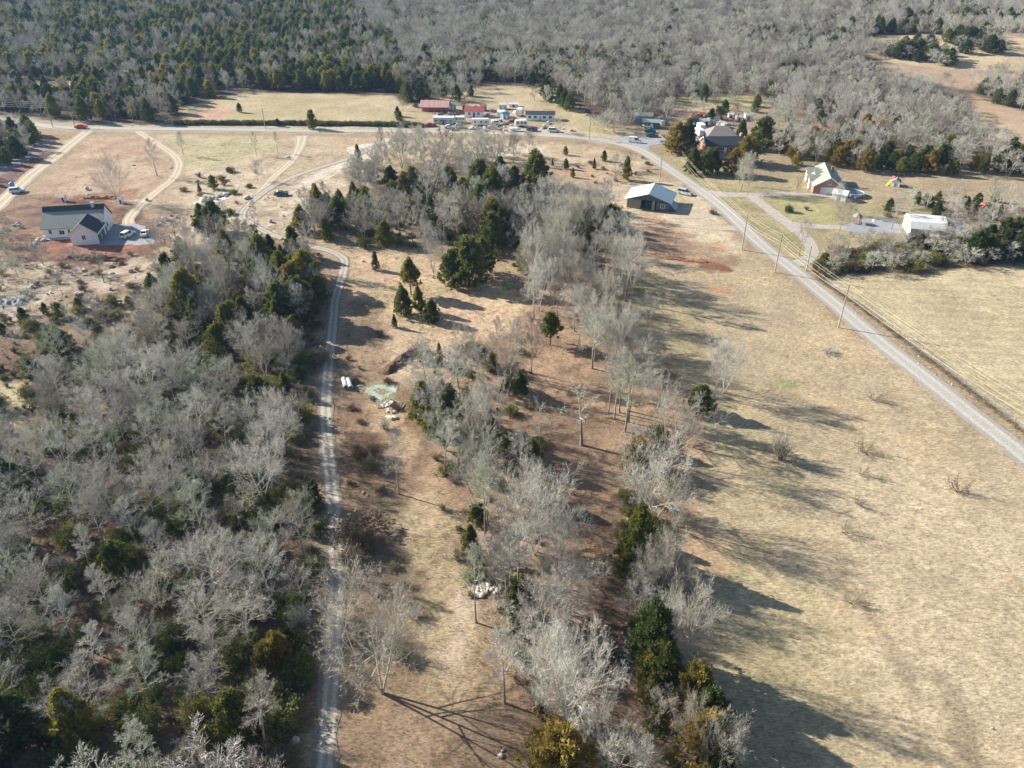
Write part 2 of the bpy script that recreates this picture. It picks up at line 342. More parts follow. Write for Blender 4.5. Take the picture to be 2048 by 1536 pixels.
# strip between the drive and the trees
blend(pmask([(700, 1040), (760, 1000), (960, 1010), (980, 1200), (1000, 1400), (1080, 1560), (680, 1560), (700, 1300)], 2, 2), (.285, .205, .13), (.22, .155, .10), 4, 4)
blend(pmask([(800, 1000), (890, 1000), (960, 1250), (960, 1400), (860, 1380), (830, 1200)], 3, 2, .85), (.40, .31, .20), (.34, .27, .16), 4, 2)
blend(pmask([(695, 960), (800, 1020), (840, 1180), (800, 1300), (700, 1300), (700, 1100)], 2, 2.5, .8), (.19, .15, .09), (.145, .11, .07), 4, 9)  # dark soil, with tree shadows from the left wood painted into the colour
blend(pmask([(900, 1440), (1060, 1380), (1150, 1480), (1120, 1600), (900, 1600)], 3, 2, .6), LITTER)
blend(pmask([(668, 700), (700, 690), (730, 760), (760, 870), (765, 930), (745, 1000), (790, 1080), (810, 1180), (760, 1230), (700, 1200), (690, 1000), (672, 850)], 1.8, 2.2, .75), (.13, .085, .06), (.20, .14, .095), 2.5)  # dark soil and brush; lower end also carries painted shade of the wood
# light track strip in the grass
blend(lmask([(925, 1200), (915, 1260), (910, 1330)], 1.5, 2, .45), (.52, .42, .33))
# mid clearing and cleared slope
blend(pmask([(700, 505), (800, 500), (1030, 560), (1050, 640), (960, 690), (860, 700), (790, 760), (700, 740), (690, 620)], 2, 2), PINK, (.42, .33, .20), 7, 5)
blend(pmask([(860, 590), (1010, 600), (1040, 650), (900, 660)], 2, 1.5, .8), (.52, .37, .25))
blend(pmask([(690, 600), (760, 600), (790, 690), (780, 800), (760, 880), (690, 900), (680, 760)], 2, 2.5, .85), (.26, .185, .12), (.19, .13, .085), 4, 6)
blend(pmask([(690, 800), (860, 760), (870, 900), (830, 1000), (690, 1000)], 2, 2.5, .8), (.24, .16, .10), (.16, .105, .07), 4, 1)
blend(pmask([(730, 800), (800, 790), (830, 880), (800, 960), (745, 870)], 1.5, 1.5, .75), (.48, .35, .22), (.40, .28, .175), 3)
blend(pmask([(770, 640), (840, 650), (930, 690), (820, 760), (780, 770), (760, 700)], 2, 2, .6), (.46, .35, .23))
blend(pmask([(705, 870), (750, 860), (775, 900), (740, 945), (700, 930)], 1, 1, .85), (.12, .075, .05))
# left wood floor
blend(pmask([(-500, 650), (150, 620), (300, 560), (400, 500), (520, 480), (640, 500), (650, 600), (640, 700), (632, 800), (640, 960), (650, 1100), (645, 1350), (628, 1560), (-300, 1750), (-700, 1000)], 2, 2.5), LITTER, (.21, .145, .098), 5, 5)
blend(pmask([(-60, 745), (60, 770), (85, 830), (50, 880), (-60, 900)], 1.5, 2, .9), (.42, .36, .22))
blend(pmask([(600, 700), (650, 690), (640, 1000), (590, 1000), (560, 850)], 2, 1.5, .6), (.13, .10, .07))
# cleared lots round the white farmhouse
blend(pmask([(0, 440), (110, 380), (200, 290), (280, 268), (600, 272), (800, 278), (720, 330), (600, 470), (480, 480), (380, 500), (300, 560), (150, 620), (-80, 650), (-100, 500)], 2, 2), (.43, .34, .24), (.33, .25, .165), 7, 3)
blend(pmask([(380, 330), (520, 300), (560, 360), (480, 470), (400, 470), (380, 400)], 2, 3, .6), PALE, (.38, .31, .21), 4, 4)
blend(pmask([(520, 400), (640, 340), (720, 310), (700, 380), (600, 440)], 2, 2, .5), PALE, (.42, .33, .22), 4, 4)
blend(pmask([(320, 275), (560, 275), (560, 300), (380, 345), (365, 310)], 3, 2, .7), (.42, .37, .21), (.36, .33, .17), 6)
blend(pmask([(180, 275), (310, 275), (350, 330), (310, 380), (200, 390), (60, 400), (130, 320)], 2, 2, .8), (.44, .33, .235), (.33, .215, .15), 5, 8)
blend(pmask([(200, 272), (300, 276), (310, 300), (250, 320), (190, 305)], 1.5, 2, .55), (.33, .20, .14), (.42, .30, .21), 4)
blend(pmask([(20, 420), (90, 390), (230, 400), (330, 450), (320, 520), (60, 530), (20, 480)], 2, 2.5, .95), (.21, .125, .088), (.105, .06, .045), 3.2, 8)
blend(pmask([(-60, 400), (60, 385), (110, 400), (90, 470), (60, 530), (-60, 520)], 2, 2.5, .7), (.24, .15, .105), (.14, .09, .065), 3.5, 9)
blend(pmask([(85, 482), (150, 478), (210, 490), (320, 490), (330, 512), (100, 515)], 1, 1, .8), (.33, .15, .10), (.20, .10, .07), 2.5)
blend(pmask([(110, 515), (260, 505), (260, 530), (120, 540)], 1, 1.2, .9), DARKCLAY, (.12, .06, .045), 3)
blend(pmask([(130, 392), (270, 378), (290, 400), (200, 402)], 1, 1.2, .7), (.22, .105, .07))
blend(pmask([(0, 560), (160, 540), (320, 560), (300, 640), (100, 690), (-60, 660)], 2, 3, .6), (.22, .15, .105), (.33, .255, .18), 4, 2)
blend(pmask([(0, 350), (90, 300), (105, 308), (0, 392), (-60, 430), (-60, 380)], .8, .8, .9), (.14, .075, .065), (.2, .11, .09), 3)
blend(pmask([(-30, 335), (95, 282), (105, 292), (0, 352), (-30, 370)], .6, .6, .8), (.22, .215, .24))
blend(pmask([(0, 590), (50, 575), (70, 600), (20, 630), (-20, 630)], 1.5, 1.5, .6), (.30, .29, .26))
mott = pmask([(0, 540), (160, 520), (330, 500), (480, 440), (560, 360), (760, 285), (1000, 290), (1300, 330), (1100, 345), (900, 320), (740, 340), (620, 430), (500, 500), (300, 610), (0, 660)], 2, 3)
for sc_, am_, sd_ in ((3.2, .20, 51), (1.6, .16, 52)):
    q_ = np.clip((vn(Xf / sc_, Yf / sc_, sd_) - .58) / .18, 0, 1); blend(mott * q_ * am_ * 2, (.60, .53, .42))
    q_ = np.clip((vn(Xf / sc_, Yf / sc_, sd_ + 4) - .60) / .18, 0, 1); blend(mott * q_ * am_ * 1.8, (.17, .115, .08))
# verge along the far road and cleared strip (pale)
blend(pmask([(610, 272), (850, 276), (1110, 286), (1240, 303), (1340, 372), (1250, 380), (1130, 330), (1000, 320), (720, 330)], 2, 2), (.45, .36, .245), (.38, .29, .19), 6, 2)
blend(pmask([(960, 290), (1100, 290), (1090, 312), (980, 312)], 1.5, 2, .6), (.56, .49, .38))
blend(pmask([(690, 297), (770, 280), (800, 284), (760, 300), (700, 318)], 1, 1.5, .85), (.60, .55, .46))
blend(pmask([(390, 405), (455, 390), (460, 396), (400, 415)], .6, .5, .95), (.62, .61, .58))
blend(pmask([(600, 360), (680, 325), (745, 305), (750, 312), (680, 340), (610, 372)], .8, .8, .6), (.58, .53, .45))
blend(pmask([(1100, 320), (1230, 340), (1320, 365), (1280, 370), (1180, 368), (1080, 345)], 2, 2, .6), (.42, .29, .185))
# dirt around the grey barn, red clay scars
blend(pmask([(1180, 375), (1340, 366), (1420, 405), (1450, 450), (1500, 500), (1440, 520), (1300, 480), (1220, 450)], 2, 2), (.50, .41, .29), (.42, .34, .23), 6, 4)
blend(pmask([(1270, 455), (1330, 450), (1400, 480), (1470, 520), (1480, 545), (1400, 540), (1330, 520), (1250, 515), (1190, 560), (1110, 560), (1190, 480)], 1.5, 2.5, .62), (.33, .195, .125), (.19, .105, .07), 3.5, 3)
blend(pmask([(1290, 428), (1330, 432), (1370, 470), (1330, 480), (1290, 460)], 1, 1.5, .7), (.38, .24, .155))
blend(pmask([(1400, 515), (1465, 535), (1470, 545), (1400, 535)], .5, .6, .9), DARKCLAY)
blend(pmask([(1415, 565), (1450, 570), (1465, 590), (1430, 588)], .8, .8, .7), (.44, .25, .13))
blend(pmask([(1425, 485), (1450, 487), (1448, 500), (1430, 498)], .8, .6, .7), (.46, .26, .14))
for q in ([(1270, 572), (1310, 575), (1310, 600), (1275, 595)], [(1250, 645), (1290, 650), (1290, 690), (1255, 685)], [(1000, 560), (1030, 560), (1035, 575), (1005, 575)], [(1560, 755), (1600, 760), (1590, 775), (1560, 772)]):
    blend(pmask(q, 1, 1.5, .6), (.17, .23, .07))
blend(pmask([(1240, 540), (1330, 560), (1400, 620), (1440, 700), (1380, 760), (1290, 690), (1250, 620)], 3, 3, .5), (.25, .215, .12))
# beyond the road, right
blend(pmask([(1300, 300), (1380, 320), (1560, 360), (1600, 345), (1700, 370), (2300, 400), (2300, 470), (1900, 470), (1640, 540), (1600, 530), (1500, 450), (1400, 365)], 1.5, 1), (.345, .285, .165), (.27, .235, .125), 8, 6)
blend(pmask([(1560, 350), (2300, 365), (2300, 430), (1960, 420), (1700, 400)], 3, 2, .8), (.36, .28, .18), (.29, .225, .14), 7)
blend(pmask([(1520, 400), (1650, 405), (1690, 430), (1680, 450), (1600, 450)], 2, 1.5, .6), (.36, .33, .16))
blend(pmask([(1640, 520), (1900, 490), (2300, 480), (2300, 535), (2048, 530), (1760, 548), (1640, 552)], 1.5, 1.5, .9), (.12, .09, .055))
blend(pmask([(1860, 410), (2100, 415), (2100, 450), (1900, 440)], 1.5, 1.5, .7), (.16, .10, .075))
# savannah band and dirt track beyond
blend(pmask([(1310, 215), (1500, 190), (1700, 210), (1900, 270), (1960, 330), (1650, 300), (1560, 290), (1500, 300), (1330, 270)], 4, 3), (.33, .25, .17), (.26, .20, .135), 9, 3)
blend(pmask([(1330, 196), (1500, 192), (1560, 205), (1480, 214), (1340, 208)], 2, 2, .8), (.40, .37, .17))
blend(pmask([(1340, 216), (1450, 214), (1470, 226), (1350, 222)], 1.5, 1.2, .8), (.48, .36, .25))
blend(pmask([(1345, 220), (1400, 224), (1470, 234), (1440, 246), (1390, 240)], 1, 1.2, .8), (.23, .125, .085))
blend(pmask([(1560, 243), (1720, 262), (1720, 272), (1560, 255)], 2, 2, .6), (.42, .33, .22))
# pastures, upper right
blend(pmask([(1700, 78), (1800, 72), (2300, 70), (2300, 136), (1950, 142), (1860, 136), (1760, 122), (1722, 104)], 3, 2), (.50, .39, .25), (.44, .34, .21), 25, 3)
blend(pmask([(1740, 122), (1960, 142), (2300, 140), (2300, 155), (2030, 160), (1960, 168), (1930, 180), (1800, 150)], 3, 2, .8), (.42, .31, .21))
blend(pmask([(1940, 185), (1985, 205), (2050, 222), (2300, 250), (2300, 350), (2048, 330), (1980, 285), (1950, 240)], 3, 2), (.42, .31, .20), (.36, .26, .17), 20)
# long field north of the road, and trailers' yard
blend(pmask([(365, 248), (362, 215), (480, 186), (600, 186), (790, 192), (800, 212), (850, 205), (960, 172), (1110, 168), (1130, 200), (1180, 232), (1240, 262), (1235, 275), (850, 256), (360, 250)], 2, 1.5), (.42, .34, .22), (.36, .30, .17), 14, 4)
blend(pmask([(365, 240), (430, 212), (470, 215), (430, 248), (370, 249)], 3, 2, .8), (.46, .28, .20))
blend(pmask([(430, 246), (600, 240), (840, 244), (840, 250), (430, 252)], 2, 1.5, .7), (.48, .33, .23))
blend(pmask([(840, 215), (1110, 215), (1120, 260), (850, 256)], 2, 2, .8), (.40, .31, .22), (.30, .22, .155), 5, 2)
blend(pmask([(1050, 240), (1100, 240), (1100, 247), (1050, 246)], 1, 1, .7), (.20, .27, .09))
for q in ([(228, 142), (325, 136), (330, 146), (235, 158)], [(40, 165), (100, 172), (90, 180), (45, 176)], [(110, 172), (150, 160), (200, 158), (190, 166), (120, 184)], [(65, 186), (105, 186), (95, 196), (65, 194)], [(150, -6), (175, -6), (175, 4), (150, 2)], [(1495, 105), (1540, 106), (1535, 114), (1495, 112)]):
    blend(pmask(q, 2, 2, 1.0), (.46, .33, .24))
# ruts
blend(lmask([(0, 236), (150, 254), (400, 255), (850, 259), (1100, 267), (1230, 280)], 11, 2, .6), (.46, .40, .30))

v = np.stack([Xf, Yf, hz(Xf, Yf)], 1)
idx = (np.arange(ny - 1)[:, None] * nx + np.arange(nx - 1)[None]).ravel()
quads = np.stack([idx, idx + 1, idx + 1 + nx, idx + nx], 1)
gm, n, l, b = new_mat('ground_cover')
b.inputs["Roughness"].default_value = .95; b.inputs["Specular IOR Level"].default_value = .1
at_ = n.new("ShaderNodeAttribute"); at_.attribute_name = "zone"
tc = n.new("ShaderNodeTexCoord"); outc = at_.outputs["Color"]
hs = []
for sc, lo, hi, dt in ((.07, .86, 1.14, 3), (.6, .78, 1.20, 5), (2.6, .48, 1.5, 6)):
    nz = n.new("ShaderNodeTexNoise"); nz.inputs["Scale"].default_value = sc; nz.inputs["Detail"].default_value = dt; nz.inputs["Roughness"].default_value = .7
    mpp = n.new("ShaderNodeMapping"); mpp.inputs["Scale"].default_value = (1, 1, 1) if sc < 2 else (.55, 1.35, 1); mpp.inputs["Rotation"].default_value = (0, 0, -.12)
    l.new(tc.outputs["Object"], mpp.inputs[0]); l.new(mpp.outputs[0], nz.inputs["Vector"]); mr = n.new("ShaderNodeMapRange")
    mr.inputs["From Min"].default_value = .3; mr.inputs["From Max"].default_value = .7; mr.inputs["To Min"].default_value = lo; mr.inputs["To Max"].default_value = hi; mr.clamp = False
    l.new(nz.outputs["Fac"], mr.inputs["Value"]); vm = n.new("ShaderNodeVectorMath"); vm.operation = 'SCALE'
    l.new(outc, vm.inputs[0]); l.new(mr.outputs[0], vm.inputs["Scale"]); outc = vm.outputs[0]; hs.append(nz)
l.new(outc, b.inputs["Base Color"])
bp = n.new("ShaderNodeBump"); bp.inputs["Strength"].default_value = .6; bp.inputs["Distance"].default_value = .22
l.new(hs[2].outputs["Fac"], bp.inputs["Height"]); l.new(bp.outputs[0], b.inputs["Normal"])
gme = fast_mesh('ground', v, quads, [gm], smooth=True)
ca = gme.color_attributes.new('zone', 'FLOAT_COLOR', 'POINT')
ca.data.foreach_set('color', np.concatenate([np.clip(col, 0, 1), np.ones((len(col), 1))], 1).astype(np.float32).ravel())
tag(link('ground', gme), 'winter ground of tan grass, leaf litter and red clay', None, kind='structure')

# ------------------------------------------------------------------ roads and paths (draped strips)
ROADMASK = []
def strip(name, px, wid, m, label, lift=.05, step=1.5, cols=5, edge=.15):
    P = smooth_line([G(*p) for p in px], step); n_ = len(P)
    wid = np.interp(np.linspace(0, 1, n_), np.linspace(0, 1, len(wid)), wid) if hasattr(wid, '__len__') else np.full(n_, float(wid))
    T = np.gradient(P, axis=0); T /= np.linalg.norm(T, axis=1)[:, None] + 1e-9; N = np.stack([-T[:, 1], T[:, 0]], 1)
    vs = []
    for j in range(cols):
        s = (j / (cols - 1) - .5)
        e = edge * (vn(P[:, 0] / 1.3 + j * 7, P[:, 1] / 1.3) - .5) * 2 if j in (0, cols - 1) else 0
        q = P + N * (s * wid + e)[:, None] if not np.isscalar(e) else P + N * (s * wid)[:, None]
        vs.append(np.stack([q[:, 0], q[:, 1], hz(q[:, 0], q[:, 1]) + lift], 1))
    V = np.stack(vs, 1).reshape(-1, 3)
    i = (np.arange(n_ - 1)[:, None] * cols + np.arange(cols - 1)[None]).ravel()
    q = np.stack([i, i + cols, i + 1 + cols, i + 1], 1)
    me = fast_mesh(name, V, q, [m], smooth=True)
    aa = me.attributes.new('across', 'FLOAT', 'POINT'); aa.data.foreach_set('value', np.tile(np.linspace(0, 1, cols), n_).astype(np.float32))
    ROADMASK.append((P, wid.max() / 2))
    return tag(link(name, me), label, None, kind='structure')
def pad(name, poly, m, label, lift=.05, world=False):
    P = np.array(poly) if world else GP(poly)
    x0, y0 = P.min(0); x1, y1 = P.max(0); s = .6
    xs = np.arange(x0 - 1, x1 + 1, s); ys = np.arange(y0 - 1, y1 + 1, s); A, B = np.meshgrid(xs, ys)
    wx = A + (vn(A / 1.5, B / 1.5, 3) - .5) * 1.0; wy = B + (vn(A / 1.5, B / 1.5, 4) - .5) * 1.0
    ins = inpoly(P, wx, wy); V = np.stack([A.ravel(), B.ravel(), hz(A, B).ravel() + lift], 1); nx_ = len(xs)
    i = (np.arange(len(ys) - 1)[:, None] * nx_ + np.arange(nx_ - 1)[None]); m_ = ins[:-1, :-1] | ins[1:, 1:]
    i = i[m_]; q = np.stack([i, i + 1, i + 1 + nx_, i + nx_], 1)
    used, inv = np.unique(q, return_inverse=True)
    return tag(link(name, fast_mesh(name, V[used], inv.reshape(q.shape), [m], smooth=True)), label, None, kind='structure')
M['road'] = track_mat('county_road', (.33, .305, .27), (.47, .435, .38), (.40, .37, .325), .27, .73, .09, .25)
ROADPX = [(-500, 226), (-200, 228), (0, 238), (80, 250), (150, 256), (400, 258), (850, 263), (1000, 266), (1100, 271), (1180, 278), (1240, 288), (1290, 306), (1350, 346), (1402, 382), (1450, 419), (1490, 458), (1532, 497), (1595, 546), (1677, 614), (1722, 653), (1783, 703), (1910, 803), (2048, 912), (2250, 1075), (2500, 1290)]
strip('road', ROADPX, 5.3, M['road'], 'pale asphalt country road curving past the field', .06, 1.5, 7, .12)
TRK = [(640, 1700), (649, 1536), (662, 1353), (670, 1182), (670, 1050), (662, 976), (656, 907), (651, 839), (653, 771), (660, 702), (667, 634), (670, 600), (680, 565), (689, 526), (680, 512), (653, 500), (600, 488), (545, 470), (490, 440), (484, 428), (498, 409), (516, 393), (545, 373), (590, 352), (650, 332), (700, 316), (760, 290), (830, 283)]
strip('gravel_drive', TRK, [2.7, 2.9, 3.0, 3.0, 2.9, 2.9, 3.1, 3.4, 3.8], M['drive'], 'gravel drive running up from the bottom of the view', .05, 1.0, 7, .35)
strip('path', [(604, 272), (600, 292), (583, 322), (552, 350), (520, 385), (505, 400)], [6, 3.6, 3.2, 3.2], M['lane'], 'tan dirt lane leaving the country road', .045, 1.5, 5, .3)
strip('driveway', [(275, 262), (310, 285), (345, 308), (358, 330), (345, 358), (312, 384), (280, 412), (258, 438), (262, 455)], 3.6, M['lane'], 'curved gravel driveway to the white farmhouse', .045, 1.5, 5, .3)
strip('side_road', [(176, 262), (150, 282), (118, 308), (62, 350), (0, 408), (-90, 490)], 5.5, M['lane'], 'wide gravel side road at the left edge', .045, 1.5, 5, .3)
strip('driveway', [(1412, 386), (1450, 389), (1500, 390), (1560, 388), (1640, 391), (1675, 393)], [6, 4, 3.6, 3.6], M['gravel'], 'pale driveway to the brick house', .045, 1.5, 5, .2)
strip('driveway', [(1500, 391), (1545, 424), (1580, 450), (1612, 478), (1624, 500), (1612, 522), (1575, 530)], 3.8, M['gravel'], 'pale driveway loop beside the power poles', .05, 1.5, 5, .2)
strip('path', [(1578, 448), (1620, 452), (1700, 456)], 3.4, M['gravel'], 'gravel spur to the white barn', .042, 1.5, 5, .2)
pad('gravel_yard', [(1690, 452), (1720, 438), (1760, 436), (1795, 445), (1800, 466), (1770, 468), (1700, 464)], M['gravel_blue'], 'blue grey gravel yard before the white barn', .055)
pad('gravel_yard', [(199, 490), (225, 452), (262, 447), (285, 452), (306, 470), (306, 489)], M['gravel_blue'], 'grey gravel yard beside the white farmhouse', .055)
pad('gravel_yard', [(1236, 273), (1290, 270), (1335, 275), (1330, 286), (1300, 292), (1292, 304), (1270, 296), (1240, 284)], M['gravel_blue'], 'grey gravel yard at the road bend', .045)
strip('path', [(1190, 385), (1250, 376), (1320, 368), (1385, 368)], 3.0, M['gravel_tan'], 'faint sandy track behind the grey roofed barn', .045, 1.5, 5, .5)
strip('path', [(1345, 430), (1400, 432), (1440, 425), (1460, 430)], [7, 5, 4, 5], M['gravel_tan'], 'sandy apron between the barn and road', .045, 1.5, 5, .5)
strip('path', [(1330, 448), (1400, 455), (1470, 457), (1490, 460)], [2.5, 3, 4], M['gravel_tan'], 'sandy track reaching the road below the barn', .05, 1.5, 5, .4)
# ice-green puddle
mud = mat('muddy_rim', (.30, .24, .15), (.17, .13, .085), 1.5, .8, bump=.5)
pad('mud_bank', [(730, 772), (748, 766), (778, 764), (795, 768), (794, 788), (784, 803), (758, 808), (738, 800)], mud, 'muddy bank round the icy puddle', .03)
M['pond'] = mat('icy_pond', (.50, .55, .47), (.22, .245, .11), .55, .25, spec=.5, detail=9)
pad('pond', [(738, 776), (748, 771), (758, 773), (775, 768), (788, 771), (786, 779), (789, 784), (778, 790), (774, 797), (760, 801), (752, 794), (744, 791)], M['pond'], 'pale green icy puddle beside the drive', .07)
pad('mud_bank', [(757, 780), (768, 778), (770, 785), (760, 787)], mud, 'brown muddy island in the icy puddle', .11)
# ------------------------------------------------------------------ vegetation prototypes (unit scale: metres)
def nrm(a): return a / (np.linalg.norm(a, axis=-1, keepdims=True) + 1e-9)
def perp(d, r):
    q = r.normal(size=d.shape); q -= (q * d).sum(-1, keepdims=True) * d; return nrm(q)
class Acc:
    def __init__(s): s.v = []; s.f = []; s.n = 0
    def add(s, v, f): s.v.append(v); s.f.append(np.asarray(f) + s.n); s.n += len(v)
    def get(s): return np.concatenate(s.v), np.concatenate(s.f)
def tubes(acc, P0, D, L, r0, r1, up, k=4, seg=3):
    """many tapered curved limbs at once"""
    n = len(P0); t = np.linspace(0, 1, seg + 1)
    P = P0[:, None] + D[:, None] * (L[:, None] * t)[..., None] + up[:, None] * ((L[:, None]) * t[None] ** 2)[..., None]
    Tn = nrm(D[:, None] + 2 * up[:, None] * t[None, :, None]); A = nrm(np.cross(Tn, np.array([.31, .22, .92]))); B = np.cross(Tn, A)
    rad = r0[:, None] * (1 - t) + r1[:, None] * t; a = np.arange(k) * 2 * pi / k
    V = P[:, :, None] + rad[:, :, None, None] * (A[:, :, None] * np.cos(a)[None, None, :, None] + B[:, :, None] * np.sin(a)[None, None, :, None])
    V = V.reshape(-1, 3); base = (np.arange(n) * (seg + 1) * k)[:, None, None] + (np.arange(seg) * k)[None, :, None]; j = np.arange(k)[None, None]
    j2 = (j + 1) % k; q = np.stack([base + j, base + j2, base + k + j2, base + k + j], -1).reshape(-1, 4)
    acc.add(V, np.concatenate([q[:, [0, 1, 2]], q[:, [0, 2, 3]]])); return P
def spikes(acc, P0, D, L, w, r):
    """thin tapering twigs, one long triangle each"""
    A = perp(D, r); V = np.stack([P0 - A * w[:, None] / 2, P0 + A * w[:, None] / 2, P0 + D * L[:, None]], 1).reshape(-1, 3)
    acc.add(V, np.arange(len(V)).reshape(-1, 3))
def children(P0, D, L, up, n, r, lo=.25, ang=(.45, .9), lift=.25, lf=.5):
    m = len(P0); t = lo + (1 - lo) * (np.arange(n)[None] + r.random((m, n))) / n
    pos = P0[:, None] + D[:, None] * (L[:, None] * t)[..., None] + up[:, None] * (L[:, None] * t * t)[..., None]
    d = np.repeat(nrm(D[:, None] + 2 * up[:, None] * t[..., None]), 1, 1)
    a = r.uniform(*ang, (m, n))[..., None]; nd = nrm(d * np.cos(a) + perp(d, r) * np.sin(a) + np.array([0, 0, lift]))
    nl = L[:, None] * lf * (1.15 - .6 * t) * r.uniform(.7, 1.3, (m, n))
    return pos.reshape(-1, 3), nd.reshape(-1, 3), nl.ravel()
def gen_bare(name, seed, H=11., Rc=3.8, bole=.35, nl=15, n2=8, n3=7, n4=6, thick=1.0, tw=1.0, lean=0., fan=0., mats=None, forks=1, one=False):
    r = np.random.default_rng(seed); T = Acc(); K = Acc(); r0 = H * .0155 * thick
    axis_up = np.array([[lean, 0, .0]])
    P0s, Ds, Ls, ups, rs = [], [], [], [], []
    for k in range(forks):
        a = 2 * pi * k / forks + r.random(); sp = (.28 if forks > 1 else 0.04) * (1 + fan)
        d = nrm(np.array([[math.cos(a) * sp, math.sin(a) * sp, 1.0]])); L = np.array([H * (.86 if forks == 1 else r.uniform(.7, .85))])
        up = np.array([[lean * .3 + r.normal() * .03, r.normal() * .03, 0.02]])
        seg = 10; tb = bole * .9
        t = np.linspace(0, 1, seg + 1)
        # lower bole belongs to the trunk, the leader above to the crown
        def pt(t): return np.zeros((1, 3)) + d * L * t + up * L * t * t
        kk = 7 if not one else 5
        lo = [pt(x)[0] for x in np.linspace(0, tb, 4)]; hi = [pt(x)[0] for x in np.linspace(tb, 1, 6)]
        rr = lambda x: r0 * (1.25 if x < .02 else 1) * (1 - .82 * x) / (forks ** .4)
        for acc, pts, ts in ((T, lo, np.linspace(0, tb, 4)), (K, hi, np.linspace(tb, 1, 6))):
            m_ = MB(); m_.tube(pts, [rr(x) for x in ts], kk, False); vv = np.concatenate(m_.v); q = np.array(m_.f); acc.add(vv, np.concatenate([q[:, [0, 1, 2]], q[:, [0, 2, 3]]]))
        n = nl if forks == 1 else max(5, int(nl / forks * 1.3))
        t = bole + (1 - bole) * (np.arange(n) + r.random(n) * .8) / n
        az = np.arange(n) * 2.4 + r.random(n) * .8; u = (t - bole) / (1 - bole)
        el = np.radians(18 + 50 * u + fan * 25) + r.normal(size=n) * .12
        dd = np.stack([np.cos(az) * np.cos(el), np.sin(az) * np.cos(el), np.sin(el)], 1)
        prof = np.sqrt(np.clip(1 - (np.clip(u, 0, 1) * 1.0 - .35) ** 2 / .55, .12, 1)); ll = Rc * prof * r.uniform(.75, 1.15, n) * (1 + .35 * fan)
        pos = np.array([pt(x)[0] for x in t])
        P0s.append(pos); Ds.append(dd); Ls.append(ll); rs.append(np.array([rr(x) for x in t]) * .62)
    P = np.concatenate(P0s); D = np.concatenate(Ds); L = np.concatenate(Ls); r1 = np.concatenate(rs)
    up = np.tile([0, 0, .16], (len(P), 1)) + r.normal(size=(len(P), 3)) * .07
    tubes(K, P, D, L, r1, r1 * .25, up, 5 if not one else 3, 4 if not one else 2)
    p2, d2, l2 = children(P, D, L, up, n2, r, .22, (.45, .95), .22, .55)
    u2 = r.normal(size=p2.shape) * .12 + np.array([0, 0, .1]); rb = np.repeat(r1, n2) * .38
    if one: spikes(K, p2, d2, l2, rb * 2.2, r)
    else: tubes(K, p2, d2, l2, rb, rb * .3, u2, 3, 2)
    p3, d3, l3 = children(p2, d2, l2, u2 if not one else u2 * 0, n3, r, .2, (.4, 1.0), .15, .6)
    w3 = np.repeat(rb, n3) * .9
    spikes(K, p3, d3, l3, np.maximum(w3, .022 * tw), r)
    if n4:
        p4, d4, l4 = children(p3, d3, l3, d3 * 0, n4, r, .15, (.35, 1.0), .12, .65)
        spikes(K, p4, d4, np.maximum(l4, .25), np.full(len(p4), .024 * tw), r)
    tv, tf = T.get(); kv, kf = K.get(); mt, mk = mats
    if one:
        return fast_mesh(name, np.concatenate([tv, kv]), np.concatenate([tf, kf + len(tv)]), [mt, mk], np.r_[np.zeros(len(tf), int), np.ones(len(kf), int)])
    return fast_mesh('trunk', tv, tf, [mt], smooth=True), fast_mesh('crown', kv, kf, [mk])
def leaf_cloud(cent, nrmv, n, size, r, spread):
    """n leaf-spray triangles round each centre, facing outward and up"""
    m = len(cent); c = np.repeat(cent, n, 0) + r.normal(size=(m * n, 3)) * spread
    d = nrm(np.repeat(nrmv, n, 0) + r.normal(size=(m * n, 3)) * .6 + np.array([0, 0, .35])); A = perp(d, r)
    s = size * r.uniform(.6, 1.3, m * n)[:, None]
    V = np.stack([c - A * s * .45, c + A * s * .45, c + d * s], 1).reshape(-1, 3); return V, np.arange(len(V)).reshape(-1, 3)
